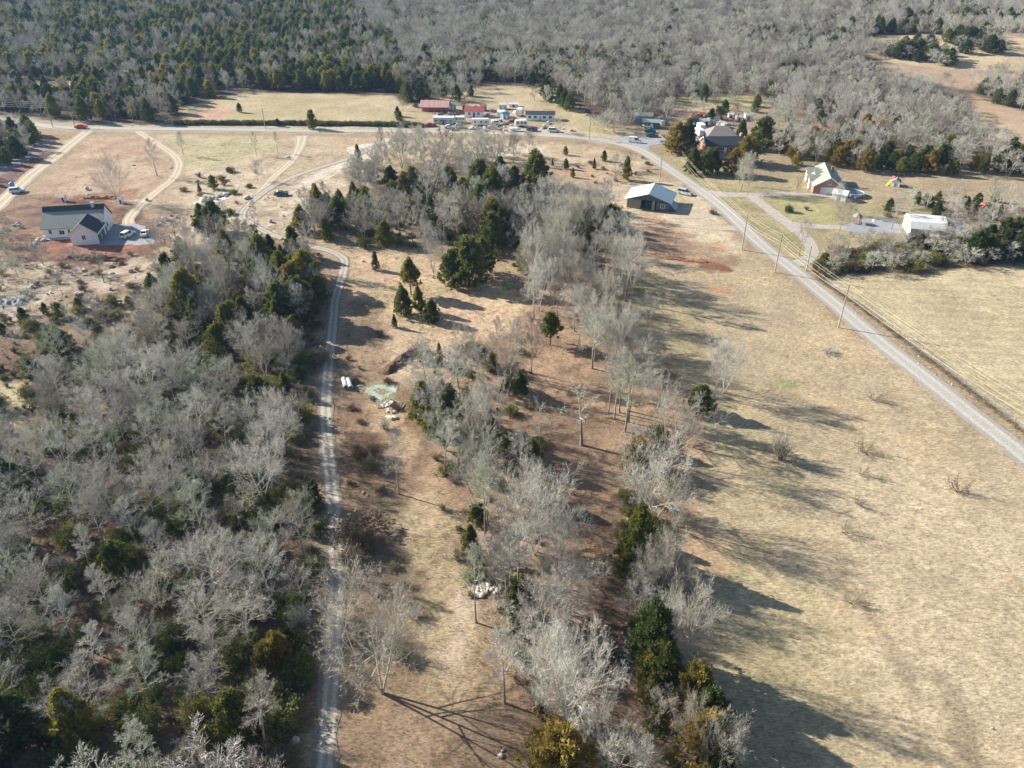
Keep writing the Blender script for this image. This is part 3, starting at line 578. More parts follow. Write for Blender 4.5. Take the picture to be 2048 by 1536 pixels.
def gen_cedar(name, seed, H=7., Rc=2.3, conic=.7, n=380, per=34, size=.25, mats=None, one=False, base=.08, lump=.42):
    r = np.random.default_rng(seed); z = base + (1 - base) * r.random(n) ** .85; az = r.random(n) * 2 * pi
    prof = np.where(z < .3, .62 + .38 * np.sqrt(np.clip((z - base) / (.3 - base), 0, 1)), np.clip(1 - (z - .3) / .72, 0.03, 1) ** (.45 + .5 * conic))
    ph = r.random(8) * 6.28
    lm = 1 + lump * (np.sin(az * 3 + z * 9 + ph[0]) * .55 + np.sin(az * 5 - z * 16 + ph[1]) * .45 + np.sin(az * 2 + z * 23 + ph[2]) * .4)
    rad = Rc * prof * lm * (r.random(n) ** .33); z = z * (1 + .07 * np.sin(az * 2 + ph[3]))
    c = np.stack([np.cos(az) * rad, np.sin(az) * rad, z * H + r.normal(size=n) * .08], 1)
    nv = nrm(np.stack([np.cos(az), np.sin(az), np.full(n, .45)], 1))
    kv, kf = leaf_cloud(c, nv, per, size, r, size * .62)
    T = MB(); T.tube([(0, 0, -.2), (0.05, 0, H * .25), (0, .05, H * .7), (0, 0, H * .95)], [H * .022, H * .018, H * .009, .02], 6, False)
    for k in range(10):
        a = k * 2.4; zz = H * (.12 + .07 * k); T.tube([(0, 0, zz), (math.cos(a) * Rc * .7 * (1 - k * .06), math.sin(a) * Rc * .7 * (1 - k * .06), zz + .5)], [.05, .015], 4, False)
    tv = np.concatenate(T.v); q = np.array(T.f); tf = np.concatenate([q[:, [0, 1, 2]], q[:, [0, 2, 3]]]); mt, mk = mats
    if one: return fast_mesh(name, np.concatenate([tv, kv]), np.concatenate([tf, kf + len(tv)]), [mt, mk], np.r_[np.zeros(len(tf), int), np.ones(len(kf), int)])
    return fast_mesh('trunk', tv, tf, [mt], smooth=True), fast_mesh('crown', kv, kf, [mk])
def gen_bush(name, seed, Rc=1.3, H=1.9, nst=26, mats=None, leafy=True, one=False, n=130, per=16):
    r = np.random.default_rng(seed); az = r.random(nst) * 6.28; el = r.uniform(.6, 1.4, nst)
    D = np.stack([np.cos(az) * np.cos(el), np.sin(az) * np.cos(el), np.sin(el)], 1); A = Acc(); P0 = np.zeros((nst, 3)) + r.normal(size=(nst, 3)) * [.15, .15, 0]
    L = H * r.uniform(.6, 1.05, nst); up = r.normal(size=(nst, 3)) * .1
    tubes(A, P0, D, L, np.full(nst, .03), np.full(nst, .008), up, 3, 2)
    B = Acc(); p2, d2, l2 = children(P0, D, L, up, 8, r, .2, (.4, 1.), .1, .5); spikes(B, p2, d2, l2, np.full(len(p2), .028), r)
    p3, d3, l3 = children(p2, d2, l2, d2 * 0, 5, r, .1, (.4, 1.1), .05, .7); spikes(B, p3, d3, l3, np.full(len(p3), .022), r)
    tv, tf = A.get(); kv, kf = B.get()
    mt, mk = mats
    if leafy:
        u = r.random(n); a = r.random(n) * 6.28; rr = Rc * r.random(n) ** .4; ph = r.random(2) * 6
        zz = H * (.15 + .8 * u) * (1 - .35 * (rr / Rc) ** 2); rr = rr * (1 + .3 * np.sin(3 * a + ph[0]) + .2 * np.sin(5 * a + ph[1]))
        c = np.stack([np.cos(a) * rr, np.sin(a) * rr, zz], 1); lv, lf = leaf_cloud(c, nrm(c * [1, 1, .6] + [0, 0, .2]), per, .17, r, .15)
        kf = np.concatenate([kf, lf + len(kv)]); kv = np.concatenate([kv, lv])
    if one: return fast_mesh(name, np.concatenate([tv, kv]), np.concatenate([tf, kf + len(tv)]), [mt, mk], np.r_[np.zeros(len(tf), int), np.ones(len(kf), int)])
    return fast_mesh('stem', tv, tf, [mt]), fast_mesh('foliage' if leafy else 'twigs', kv, kf, [mk])
def gen_tuft(name, seed, n, h, rad, m, wdt=.03):
    r = np.random.default_rng(seed); P = np.concatenate([r.normal(size=(n, 2)) * rad, np.zeros((n, 1)) - .02], 1)
    D = nrm(np.concatenate([r.normal(size=(n, 2)) * .55, np.ones((n, 1))], 1)); A = Acc(); spikes(A, P, D, h * r.uniform(.5, 1.2, n), np.full(n, wdt), r)
    v_, f_ = A.get(); return fast_mesh(name, v_, f_, [m])

tw, tp = (M['bark'], M['twig']), (M['bark_pale'], M['twig_pale'])
PB = {  # near bare trees: trunk mesh, crown mesh, native height, native crown radius
 'round': [(*gen_bare('a', 1, 11, 3.9, .33, 16, 8, 8, 8, .85, .95, mats=tw), 11, 4.2), (*gen_bare('a', 2, 11, 3.6, .4, 14, 8, 8, 8, .85, .95, mats=tw, lean=.12), 11, 4),
           (*gen_bare('a', 3, 11, 4.2, .28, 17, 8, 8, 8, .85, .95, mats=tw, forks=2), 11, 4.6), (*gen_bare('a', 4, 11, 3.8, .30, 17, 8, 8, 8, .85, .95, mats=tw, forks=3), 11, 4.6)],
 'tall': [(*gen_bare('a', 5, 13, 2.5, .42, 16, 8, 8, 7, .8, .95, mats=tw), 13, 2.8), (*gen_bare('a', 6, 13, 2.2, .5, 15, 8, 8, 7, .8, .95, mats=tw, lean=.1), 13, 2.5)],
 'fan': [(*gen_bare('a', 7, 9, 4.0, .10, 18, 9, 7, 6, 1.0, .8, mats=tp, forks=4, fan=.5), 9, 4.6), (*gen_bare('a', 8, 9, 3.8, .12, 18, 9, 7, 6, .95, .8, mats=tp, forks=5, fan=.4), 9, 4.4)],
 'pale': [(*gen_bare('a', 9, 12, 5.2, .25, 17, 9, 8, 8, 1.1, 1.0, mats=tp, forks=3, fan=.15), 12, 6), (*gen_bare('a', 10, 11, 4.5, .28, 16, 9, 8, 8, 1.05, 1.0, mats=tp, forks=2), 11, 5)],
 'sparse': [(*gen_bare('a', 11, 9, 2.2, .45, 9, 6, 5, 3, 1.1, mats=tw), 9, 2.5)],
}
cg, cgo, cdk = (M['cedar_bark'], M['cedar']), (M['cedar_bark'], M['cedar_gold']), (M['cedar_bark'], M['cedar_dark'])
PC = {
 'green': [(*gen_cedar('c', 21, 7, 2.3, .3, mats=cg), 7, 2.3), (*gen_cedar('c', 22, 7, 2.6, .1, mats=cg, lump=.5), 7, 2.6), (*gen_cedar('c', 23, 7, 1.9, .6, mats=cg), 7, 1.8)],
 'gold': [(*gen_cedar('c', 24, 7, 2.4, .2, mats=cgo, lump=.5), 7, 2.4)],
 'dark': [(*gen_cedar('c', 25, 7, 2.5, .25, mats=cdk, lump=.5), 7, 2.4)],
 'stem': [(*gen_cedar('c', 26, 7, 2.2, .15, mats=cg, base=.38, n=300), 7, 2.3)],
}
sg, sb = (M['brush'], M['shrub']), (M['brush'], M['brush'])
PS = {'green': [(*gen_bush('s', 31, 1.4, 2.0, mats=sg), 2.0, 1.5), (*gen_bush('s', 32, 1.2, 2.4, mats=sg), 2.4, 1.3)],
      'bare': [(*gen_bush('s', 33, 1.3, 2.0, 34, mats=(M['brush'], M['twig']), leafy=False), 2.0, 1.4)],
      'brown': [(*gen_bush('s', 34, 1.3, 1.7, 60, mats=sb, leafy=False), 1.7, 1.4), (*gen_bush('s', 36, 1.4, 1.4, 50, mats=sb, leafy=True, n=60, per=8), 1.4, 1.4)],
      'wisp': [(*gen_bush('s', 35, 1.3, 1.9, 9, mats=(M['brush'], M['brush']), leafy=False), 1.9, 1.4)]}
# lighter meshes for the far woods
LB = [gen_bare('w', 41 + i, 11, 4.0 + .3 * (i % 2),   .3, 13, 7, 7, 5, 1.0, 2.4, mats=tw, forks=1 + i % 3, one=True) for i in range(4)]
LC = [gen_cedar('w', 51 + i, 7, 2.4, .1 + .15 * i, n=150, per=14, size=.5, mats=(cg, cgo, cdk)[i], one=True) for i in range(3)]
LS = [gen_bush('w', 61, 1.4, 2.0, mats=sg, one=True), gen_bush('w', 62, 1.3, 1.6, 30, mats=sb, leafy=False, one=True), gen_bush('w', 63, 1.4, 1.8, 20, mats=(M['brush'], M['brush']), one=True, per=8)]

def hidden_set(name, meshes):
    c = bpy.data.collections.new(name)
    for i, me in enumerate(meshes):
        c.objects.link(bpy.data.objects.new(f"{name}_{i:02d}", me))
    return c
def scatter(name, P, scl, idx, protos, label, kind='stuff'):
    """one stuff object: prototypes instanced on the given ground points"""
    n_ = len(P); me = bpy.data.meshes.new(name); me.vertices.add(n_); me.vertices.foreach_set('co', np.asarray(P, np.float32).ravel())
    def attr(nm, ty, arr, fld):
        a = me.attributes.new(nm, ty, 'POINT'); a.data.foreach_set(fld, np.asarray(arr).ravel())
    scl = np.asarray(scl, np.float32); scl = np.stack([scl, scl, scl], 1) if scl.ndim == 1 else scl
    attr('scl', 'FLOAT_VECTOR', scl, 'vector'); attr('pick', 'INT', np.asarray(idx, np.int32), 'value')
    rot = np.zeros((n_, 3), np.float32); rot[:, 2] = np.random.default_rng(n_).random(n_) * 6.283; attr('rot', 'FLOAT_VECTOR', rot, 'vector')
    for p in protos:
        for mm in p.materials:
            if mm.name not in me.materials: me.materials.append(mm)
    o = link(name, me); g = bpy.data.node_groups.new(name, 'GeometryNodeTree')
    g.interface.new_socket('Geometry', in_out='INPUT', socket_type='NodeSocketGeometry'); g.interface.new_socket('Geometry', in_out='OUTPUT', socket_type='NodeSocketGeometry')
    N, Lk = g.nodes, g.links; gi = N.new('NodeGroupInput'); go = N.new('NodeGroupOutput'); ip = N.new('GeometryNodeInstanceOnPoints'); ci = N.new('GeometryNodeCollectionInfo')
    ci.inputs['Collection'].default_value = hidden_set(name + '_kinds', protos); ci.inputs['Separate Children'].default_value = True; ci.inputs['Reset Children'].default_value = True
    def na(nm, ty):
        q = N.new('GeometryNodeInputNamedAttribute'); q.data_type = ty; q.inputs['Name'].default_value = nm; return [s for s in q.outputs if s.enabled][0]
    e = N.new('FunctionNodeEulerToRotation'); Lk.new(na('rot', 'FLOAT_VECTOR'), e.inputs[0])
    Lk.new(gi.outputs[0], ip.inputs['Points']); Lk.new(ci.outputs[0], ip.inputs['Instance']); ip.inputs['Pick Instance'].default_value = True
    Lk.new(na('pick', 'INT'), ip.inputs['Instance Index']); Lk.new(e.outputs[0], ip.inputs['Rotation']); Lk.new(na('scl', 'FLOAT_VECTOR'), ip.inputs['Scale'])
    Lk.new(ip.outputs[0], go.inputs[0]); md = o.modifiers.new('scatter', 'NODES'); md.node_group = g
    return tag(o, label, None, None, kind)

# ------------------------------------------------------------------ where everything green or grey grows
# record: kind, x, y, height, radius factor, prototype family, label (or None), zone
VEG = []
def road_clear(x, y, extra=1.0):
    for P, hw in ROADMASK:
        d2 = ((P - (x, y)) ** 2).sum(1).min()
        if d2 < (hw + extra) ** 2: return False
    return True
def put(kind, fam, bx, by, ty=None, h=None, wf=1.0, label=None, rz=None):
    x, y = G(bx, by); h = h or hfrom(bx, by, ty)
    VEG.append(dict(kind=kind, fam=fam, x=x, y=y, h=h, wf=wf, label=label, px=bx, py=by, placed=True, rz=rz))
B_, C_, S_ = 'bare_tree', 'cedar_tree', 'shrub'
# hand placed bare trees: family, base px, base py, top py, width factor, label
for a in [
 ('pale', 1140, 1480, 1285, .95, 'big white-barked spreading tree at the bottom, its limbs reaching right over bare soil'),
 ('pale', 1222, 1570, 1425, .95, 'white-barked crown cut by the bottom edge, right of the big spreading tree'),
 ('pale', 765, 1386, 1185, 1.15, 'lone large bare tree on the grass just right of the gravel drive'),
 ('tall', 1009, 1406, 1255, 1.0, 'slim pale tree standing alone left of the big white-barked spreading tree'),
 ('round', 1079, 1332, 1170, .9, 'twiggy round bare tree above the big white-barked spreading tree'),
 ('tall', 952, 1245, 1100, .8, 'thin dark-trunked tree just left of the two ring-shaped rock heaps'),
 ('sparse', 991, 1268, 1212, .6, 'short dead sapling right of a thin dark-trunked tree'),
 ('tall', 998, 1224, 1080, .8, 'slender tree rising through the ring-shaped heaps of pale rock'),
 ('tall', 1014, 1206, 1060, .9, 'left one of two close twin trunks beside the pale rock heaps'),
 ('tall', 1021, 1202, 1055, .9, 'right one of two close twin trunks beside the pale rock heaps'),
 ('tall', 1037, 1186, 1040, 1.0, 'tall straight tree right of the twin trunks and rock heaps'),
 ('fan', 1070, 1110, 955, 1.1, 'large fan-shaped pale tree above the tall straight tree'),
 ('round', 1120, 1175, 1060, .8, 'bushy bare tree at the left edge of the dark leaf-litter lane'),
 ('tall', 970, 1073, 930, 1.0, 'tree with a trunk leaning left above the rock heaps'),
 ('tall', 976, 1060, 915, 1.0, 'straight trunk directly behind the left-leaning tree'),
 ('tall', 798, 988, 858, .8, 'lonely slender tree right of the drive with a long thin shadow'),
 ('tall', 889, 950, 835, 1.1, 'pale slim tree between the lone slender tree and the cedar thicket'),
 ('pale', 944, 888, 775, .8, 'bright forked tree left of the dark leaf lane, below the slabs'),
 ('pale', 972, 902, 760, .75, 'taller neighbour right of the bright forked tree'),
 ('round', 881, 834, 690, 1.0, 'broad grey tree with a pale trunk right of the broken slabs'),
 ('tall', 917, 776, 690, 1.1, 'grey tree behind the broad tree right of the broken slabs'),
 ('sparse', 1080, 910, 805, .9, 'crooked dark-trunked tree with a tuft, right of the leaf lane'),
 ('sparse', 1163, 890, 768, 1.3, 'knobbly forked white tree standing alone on orange leaves'),
 ('tall', 1031, 753, 638, .9, 'middle one of three slim trees at the edge of the pink clearing'),
 ('tall', 995, 749, 632, .75, 'leftmost of three slim trees at the edge of the pink clearing'),
 ('round', 1063, 747, 635, .75, 'rightmost of three slim trees at the edge of the pink clearing'),
 ('tall', 1184, 737, 615, 1.2, 'tall pale tree beside the round cedar on a bare trunk'),
 ('tall', 1188, 722, 630, .9, 'thinner trunk just behind the tall pale tree by the round cedar'),
 ('tall', 1217, 826, 705, .8, 'leftmost trunk of the tight grove on dark litter'),
 ('tall', 1229, 838, 700, .9, 'second trunk of the tight grove on dark litter'),
 ('tall', 1239, 825, 690, .8, 'central back trunk of the tight grove on dark litter'),
 ('tall', 1254, 821, 690, .9, 'rightmost back trunk of the tight grove on dark litter'),
 ('tall', 1250, 863, 715, 1.0, 'front trunk of the tight grove, nearest the viewer'),
 ('tall', 1257, 844, 700, .9, 'right front trunk of the tight grove on dark litter'),
 ('round', 1313, 826, 755, .9, 'small round bare tree between the grove and field edge'),
 ('tall', 1250, 603, 480, 1.2, 'tall tree above the green grass patch at the field edge'),
 ('round', 1123, 562, 430, .8, 'bare tree with dark trunk at the top of the tree line'),
 ('tall', 1099, 560, 455, 1.2, 'grey tree left of the dark-trunked one at the top of the line'),
 ('round', 867, 547, 445, .75, 'lone bare tree in the tan clearing between cedar clumps'),
 ('pale', 1448, 787, 690, 1.15, 'domed many-stemmed tree at the field edge above a dark cedar'),
 ('round', 1428, 796, 700, .7, 'slimmer trunk left of the domed tree at the field edge'),
 ('tall', 1421, 834, 770, .6, 'leafless trunk at the field edge, right of the dark cedar'),
 ('fan', 1342, 925, 800, 1.15, 'silvery fan-shaped tree at the field edge below a dark cedar'),
 ('fan', 1310, 1040, 908, 1.15, 'cream fan-shaped tree like an upturned broom at the field edge'),
 ('fan', 1345, 1060, 965, .7, 'small grey tree right of the cream broom-shaped tree'),
 ('fan', 1318, 1180, 1082, 1.0, 'white-stemmed tree between the olive cedar and dark cedars'),
 ('fan', 1290, 1200, 1110, .8, 'bushy bare tree just left of the white-stemmed tree'),
 ('pale', 1358, 1335, 1190, .8, 'silvery tree leaning over the dark cedars at the field edge'),
 ('fan', 1425, 1560, 1455, .8, 'bare tree at the lower end of the field-edge row'),
 ('fan', 1375, 1485, 1400, .6, 'small twiggy tree between the dark and golden cedars'),
 ('tall', 315, 352, 275, 1.0, 'bare tree beside the curved farmhouse driveway'),
 ('tall', 367, 310, 262, .9, 'smaller bare tree right of the curved farmhouse driveway'),
 ('tall', 513, 310, 262, .8, 'thin roadside tree left of the dirt lane junction'),
 ('tall', 556, 305, 262, .7, 'thin roadside sapling nearest the dirt lane junction'),
 ('fan', 238, 402, 318, 1.0, 'hazy bare tree behind the white farmhouse'),
 ('round', 1482, 382, 305, .7, 'two-toned bare tree on the lawn left of the brick house'),
 ('tall', 1478, 370, 320, .8, 'slender tree behind the lawn tree left of the brick house'),
 ('round', 1494, 388, 335, .6, 'short bare tree just right of the lawn tree'),
 ('round', 1666, 425, 365, .6, 'bare tree at the end of the brick house driveway'),
 ('round', 1676, 470, 405, 1.0, 'spreading bare tree beside the gravel spur to the white barn'),
 ('round', 1598, 510, 440, .9, 'gnarled dark tree between the driveway loop and the power line'),
 ('tall', 1783, 458, 395, .9, 'leaning pale-trunked tree at the left end of the white barn'),
 ('tall', 1973, 425, 355, .8, 'leaning tree in front of the orange-red machine'),
 ('round', 2015, 440, 370, .8, 'bare tree right of the orange-red machine'),
 ('round', 1594, 388, 352, .5, 'small round bare tree before the brick house front'),
 ('fan', 1675, 352 + 22, 345, .8, 'greyish bushy tree behind the brick house garage'),
 ('round', 450, 462, 405, .6, 'small bare tree right of the round dark cedar'),
 ('tall', 630, 545, 440, .9, 'white-trunked tree where the gravel drive bends'),
 ('tall', 392, 555, 450, .9, 'lone tall trunk above the left wood by the farmhouse lot'),
 ('tall', 514, 470, 400, .8, 'bare tree above the big green cedar clump'),
 ('pale', 1215, 642, 535, .85, 'cream tree in the right-hand row, below the green grass patch'),
 ('pale', 1240, 562, 470, .85, 'topmost cream tree of the right-hand row beside the hay field'),
 ('pale', 1264, 587, 478, .8, 'cream tree above the green patch, touching the topmost cream tree'),
 ('pale', 1196, 692, 590, .8, 'cream tree just right of the round cedar on a bare trunk'),
 ('pale', 1232, 722, 622, .8, 'cream tree behind the tight grove on dark litter'),
 ('pale', 1078, 622, 520, .85, 'cream tree at the top right corner of the pink clearing'),
 ('pale', 1066, 562, 455, .9, 'highest cream tree of the left-hand row above the clearing'),
 ('pale', 1112, 522, 420, .9, 'cream tree at the lower tip of the middle wood'),
 ('pale', 1140, 602, 500, .85, 'cream tree alone between the two rows above the round cedar'),
 ('pale', 1150, 470, 385, .9, 'cream tree on the right slope of the middle wood'),
 ('pale', 1195, 455, 380, .9, 'cream tree at the right end of the middle wood'),
 ('fan', 1720, 265, 225, 1.0, 'pale fan-crowned tree in the open scrub beyond the brick house'),
 ('round', 1640, 210, 172, .8, 'lone dark-trunked tree in the scrub beyond the brick house'),
 ('tall', 1693, 272, 232, 1.0, 'slanting pale trunk in the open scrub beyond the brick house'),
]:
    put(B_, a[0], a[1], a[2], a[3], None, a[4] * {'fan': .78, 'pale': .72}.get(a[0], 1), a[5])
for a in [
 ('gold', 1274, 935, 878, 1.1, 'golden olive cedar left of the silvery fan-shaped tree'),
 ('green', 1272, 1125, 1020, .85, 'tall olive cedar below the cream broom-shaped tree'),
 ('green', 1258, 1150, 1070, .9, 'lower olive cedar leaning on the tall olive cedar'),
 ('dark', 1300, 1330, 1215, .8, 'tallest dark green cedar at the field edge above the rubble pile'),
 ('dark', 1322, 1370, 1290, .9, 'wide dark cedar right of the rubble pile'),
 ('green', 1300, 1355, 1300, 1.0, 'low bright cedar beside the rubble pile'),
 ('gold', 1385, 1420, 1335, .9, 'golden green cedar at the lower field edge'),
 ('dark', 1410, 1470, 1385, .85, 'dark cedar right below the golden green cedar'),
 ('gold', 1400, 1530, 1440, 1.0, 'orange-tinted cedar near the bottom of the field edge'),
 ('green', 1430, 1570, 1500, 1.0, 'dark green cedar at the very bottom of the field edge'),
 ('gold', 1120, 1570, 1465, 1.1, 'yellow-green cedar under the big white-barked spreading tree'),
 ('green', 1040, 1255, 1165, .9, 'slanting green cedar right of the rock heaps'),
 ('green', 1060, 1240, 1180, .8, 'small cedar behind the slanting green cedar'),
 ('green', 942, 1105, 1055, .9, 'small green cedar left of the leaning tree'),
 ('green', 955, 1150, 1105, .7, 'sparse green cedar below the small green one'),
 ('green', 1062, 940, 885, 1.0, 'bright olive cedar above the large fan-shaped tree'),
 ('green', 1048, 900, 865, .8, 'thin olive cedar at the edge of the dark leaf lane'),
 ('green', 1085, 1010, 960, 1.0, 'olive cedar half hidden by the large fan-shaped tree'),
 ('green', 848, 845, 770, 1.1, 'wide olive cedar right of the broken slabs'),
 ('green', 860, 870, 815, .8, 'narrow olive cedar below the wide olive one'),
 ('dark', 900, 840, 775, .9, 'dark cedar under the broad grey tree'),
 ('green', 940, 850, 790, .9, 'olive cedar behind the bright forked tree'),
 ('green', 880, 730, 690, .6, 'small cedar poking above the grey trees by the slabs'),
 ('dark', 1040, 790, 750, 1.0, 'dark bushy cedar below the three slim trees'),
 ('green', 1022, 775, 742, .9, 'small olive cedar left of the dark bushy cedar'),
 ('stem', 1100, 690, 630, 1.1, 'round cedar on a bare trunk between slim grey trees'),
 ('dark', 1398, 825, 775, 1.2, 'dark flat-topped cedar at the field edge under the domed tree'),
 ('stem', 822, 590, 522, .95, 'tall round-headed cedar in the pink clearing'),
 ('green', 808, 630, 575, .9, 'bushy cedar at the foot of the round-headed cedar'),
 ('green', 838, 622, 575, .9, 'middle cedar of the clump in the pink clearing'),
 ('green', 864, 643, 602, 1.1, 'small ball-shaped cedar at the right of the clearing clump'),
 ('green', 790, 655, 630, .7, 'knee-high cedar left of the clearing clump'),
 ('green', 752, 540, 505, .6, 'narrow cedar at the top of the clearing, right of the drive bend'),
 ('dark', 905, 570, 505, 1.1, 'left dark cedar of the big clump above the clearing'),
 ('dark', 938, 572, 480, 1.1, 'tallest dark cedar of the big clump above the clearing'),
 ('dark', 965, 550, 480, 1.0, 'right dark cedar of the big clump above the clearing'),
 ('dark', 985, 500, 430, 1.0, 'dark cedar behind the big clump above the clearing'),
 ('gold', 985, 470, 400, 1.1, 'golden cedar in the middle wood'),
 ('dark', 1005, 480, 420, 1.0, 'dark cedar right of the golden cedar in the middle wood'),
 ('green', 960, 450, 375, 1.1, 'olive cedar at the heart of the middle wood'),
 ('dark', 985, 420, 340, 1.1, 'tall cedar in the middle wood above the golden one'),
 ('dark', 960, 400, 325, 1.0, 'tall dark cedar on the far side of the middle wood'),
 ('dark', 1000, 370, 318, 1.0, 'cedar at the far edge of the middle wood'),
 ('dark', 1028, 380, 335, 1.0, 'dark cedar left of the large domed brown-green cedar'),
 ('green', 1072, 372, 305, 1.2, 'large domed brown-green cedar standing free of the wood'),
 ('green', 715, 358, 325, .9, 'cedar at the left tip of the middle wood by the track'),
 ('green', 718, 335, 292, .7, 'free-standing cedar beside the pale track'),
 ('dark', 720, 415, 380, 1.1, 'dark cedar in the left part of the middle wood'),
 ('green', 640, 450, 375, 1.0, 'tall cedar in the clump left of the middle wood'),
 ('dark', 680, 460, 400, 1.1, 'dark cedar in the clump left of the middle wood'),
 ('green', 605, 465, 415, 1.1, 'leftmost cedar in the clump left of the middle wood'),
 ('green', 655, 480, 440, 1.0, 'front cedar in the clump left of the middle wood'),
 ('green', 408, 463, 412, 1.2, 'left half of the big round cedar pair right of the farmhouse'),
 ('dark', 432, 468, 408, 1.2, 'right half of the big round cedar pair right of the farmhouse'),
 ('green', 428, 378, 352, .9, 'small cedar above the pale rubble bank'),
 ('green', 400, 385, 368, .8, 'tiny cedar left of the small cedar above the rubble bank'),
 ('green', 1131, 310, 293, .8, 'small round cedar nearest the road in the strip of small cedars'),
 ('green', 1132, 338, 318, .8, 'small round cedar below the roadside one in the strip'),
 ('green', 1145, 355, 337, .8, 'lowest small round cedar in the strip'),
 ('green', 1188, 338, 318, .7, 'small cedar on the right of the strip'),
 ('green', 1208, 322, 302, .9, 'small cedar at the right end of the strip'),
 ('green', 1105, 332, 318, .6, 'tiniest cedar of the strip, beside the domed one'),
 ('green', 1252, 360, 315, .6, 'tall thin cedar beside the sandy track left of the barn'),
 ('gold', 1352, 305, 248, 1.3, 'big golden cedar at the road bend, left one'),
 ('green', 1372, 302, 243, 1.2, 'big green cedar touching the golden one at the road bend'),
 ('green', 1384, 348, 300, 1.2, 'round green cedar nearest the road below the blue-roofed house'),
 ('green', 1410, 347, 300, 1.1, 'second cedar of the lawn row below the blue-roofed house'),
 ('green', 1426, 345, 298, 1.1, 'third cedar of the lawn row below the blue-roofed house'),
 ('gold', 1464, 350, 300, 1.2, 'orange-tinted cedar ending the lawn row'),
 ('gold', 1490, 330, 275, 1.1, 'orange-tinted cedar above the end of the lawn row'),
 ('green', 1500, 325, 280, 1.1, 'green cedar right of the orange-tinted pair'),
 ('green', 1520, 300, 238, 1.0, 'tall green cedar right of the blue-roofed house'),
 ('green', 1480, 285, 240, .8, 'narrow green cedar behind the blue-roofed house'),
 ('green', 625, 258, 222, .9, 'lone cedar in the long tan field'),
 ('dark', 480, 225, 207, .9, 'lone small cedar high in the long tan field'),
 ('dark', 556, 252, 238, 1.1, 'low cedar by the road in the long tan field'),
 ('dark', 122, 712, 655, 1.3, 'dark round cedar at the edge of the cleared lot on the left'),
 ('dark', 75, 760, 722, 1.3, 'low dark cedar by the yellowish glade at the left edge'),
 ('gold', 590, 600, 530, 1.0, 'golden green cedar in the big cedar clump left of the drive bend'),
 ('green', 615, 580, 505, 1.1, 'right-hand cedar of the big clump left of the drive bend'),
 ('green', 570, 590, 510, 1.1, 'tall cedar in the big clump left of the drive bend'),
 ('green', 525, 545, 475, 1.1, 'topmost cedar of the big clump left of the drive bend'),
 ('dark', 600, 640, 560, 1.2, 'front dark cedar of the big clump left of the drive bend'),
 ('dark', 565, 650, 570, 1.1, 'shaded cedar in the big clump left of the drive bend'),
 ('green', 385, 640, 545, 1.0, 'tall olive cedar on the left flank of the upper wood'),
 ('green', 400, 670, 600, 1.1, 'olive cedar below the tall one on the left flank'),
 ('green', 470, 690, 610, 1.1, 'olive cedar amid grey trees above the long gap'),
 ('green', 495, 670, 600, 1.1, 'second olive cedar above the long gap in the wood'),
 ('green', 440, 700, 650, 1.2, 'broad olive cedar at the head of the long gap'),
 ('green', 515, 800, 755, .9, 'olive cedar in the wood level with the grey pipes'),
 ('green', 600, 760, 735, .8, 'small cedar at the wood edge level with the grey pipes'),
 ('green', 545, 830, 770, .9, 'dark green cedar at the wood edge below the pipes'),
 ('gold', 560, 1330, 1270, .9, 'golden cedar beside the line of pale rocks'),
 ('gold', 545, 1350, 1290, 1.0, 'golden brown cedar left of the line of pale rocks'),
 ('dark', 480, 1470, 1390, .9, 'dark cedar in the bottom wood left of the last rocks'),
 ('green', 165, 1480, 1390, 1.0, 'olive cedar beneath the forked tree at the bottom left'),
 ('dark', 25, 1490, 1400, 1.2, 'dark cedar at the bottom left corner'),
 ('green', 630, 1010, 965, .7, 'slender cedar at the wood edge beside the drive'),
 ('green', 240, 1150, 1090, 1.0, 'olive cedar in the middle of the lower left wood'),
 ('green', 60, 950, 900, 1.0, 'bright olive cedar near the left edge of the wood'),
 ('dark', 5, 980, 910, 1.1, 'dark cedar touching the left edge of the view'),
]:
    put(C_, a[0], a[1], a[2], a[3], None, a[4], a[5])
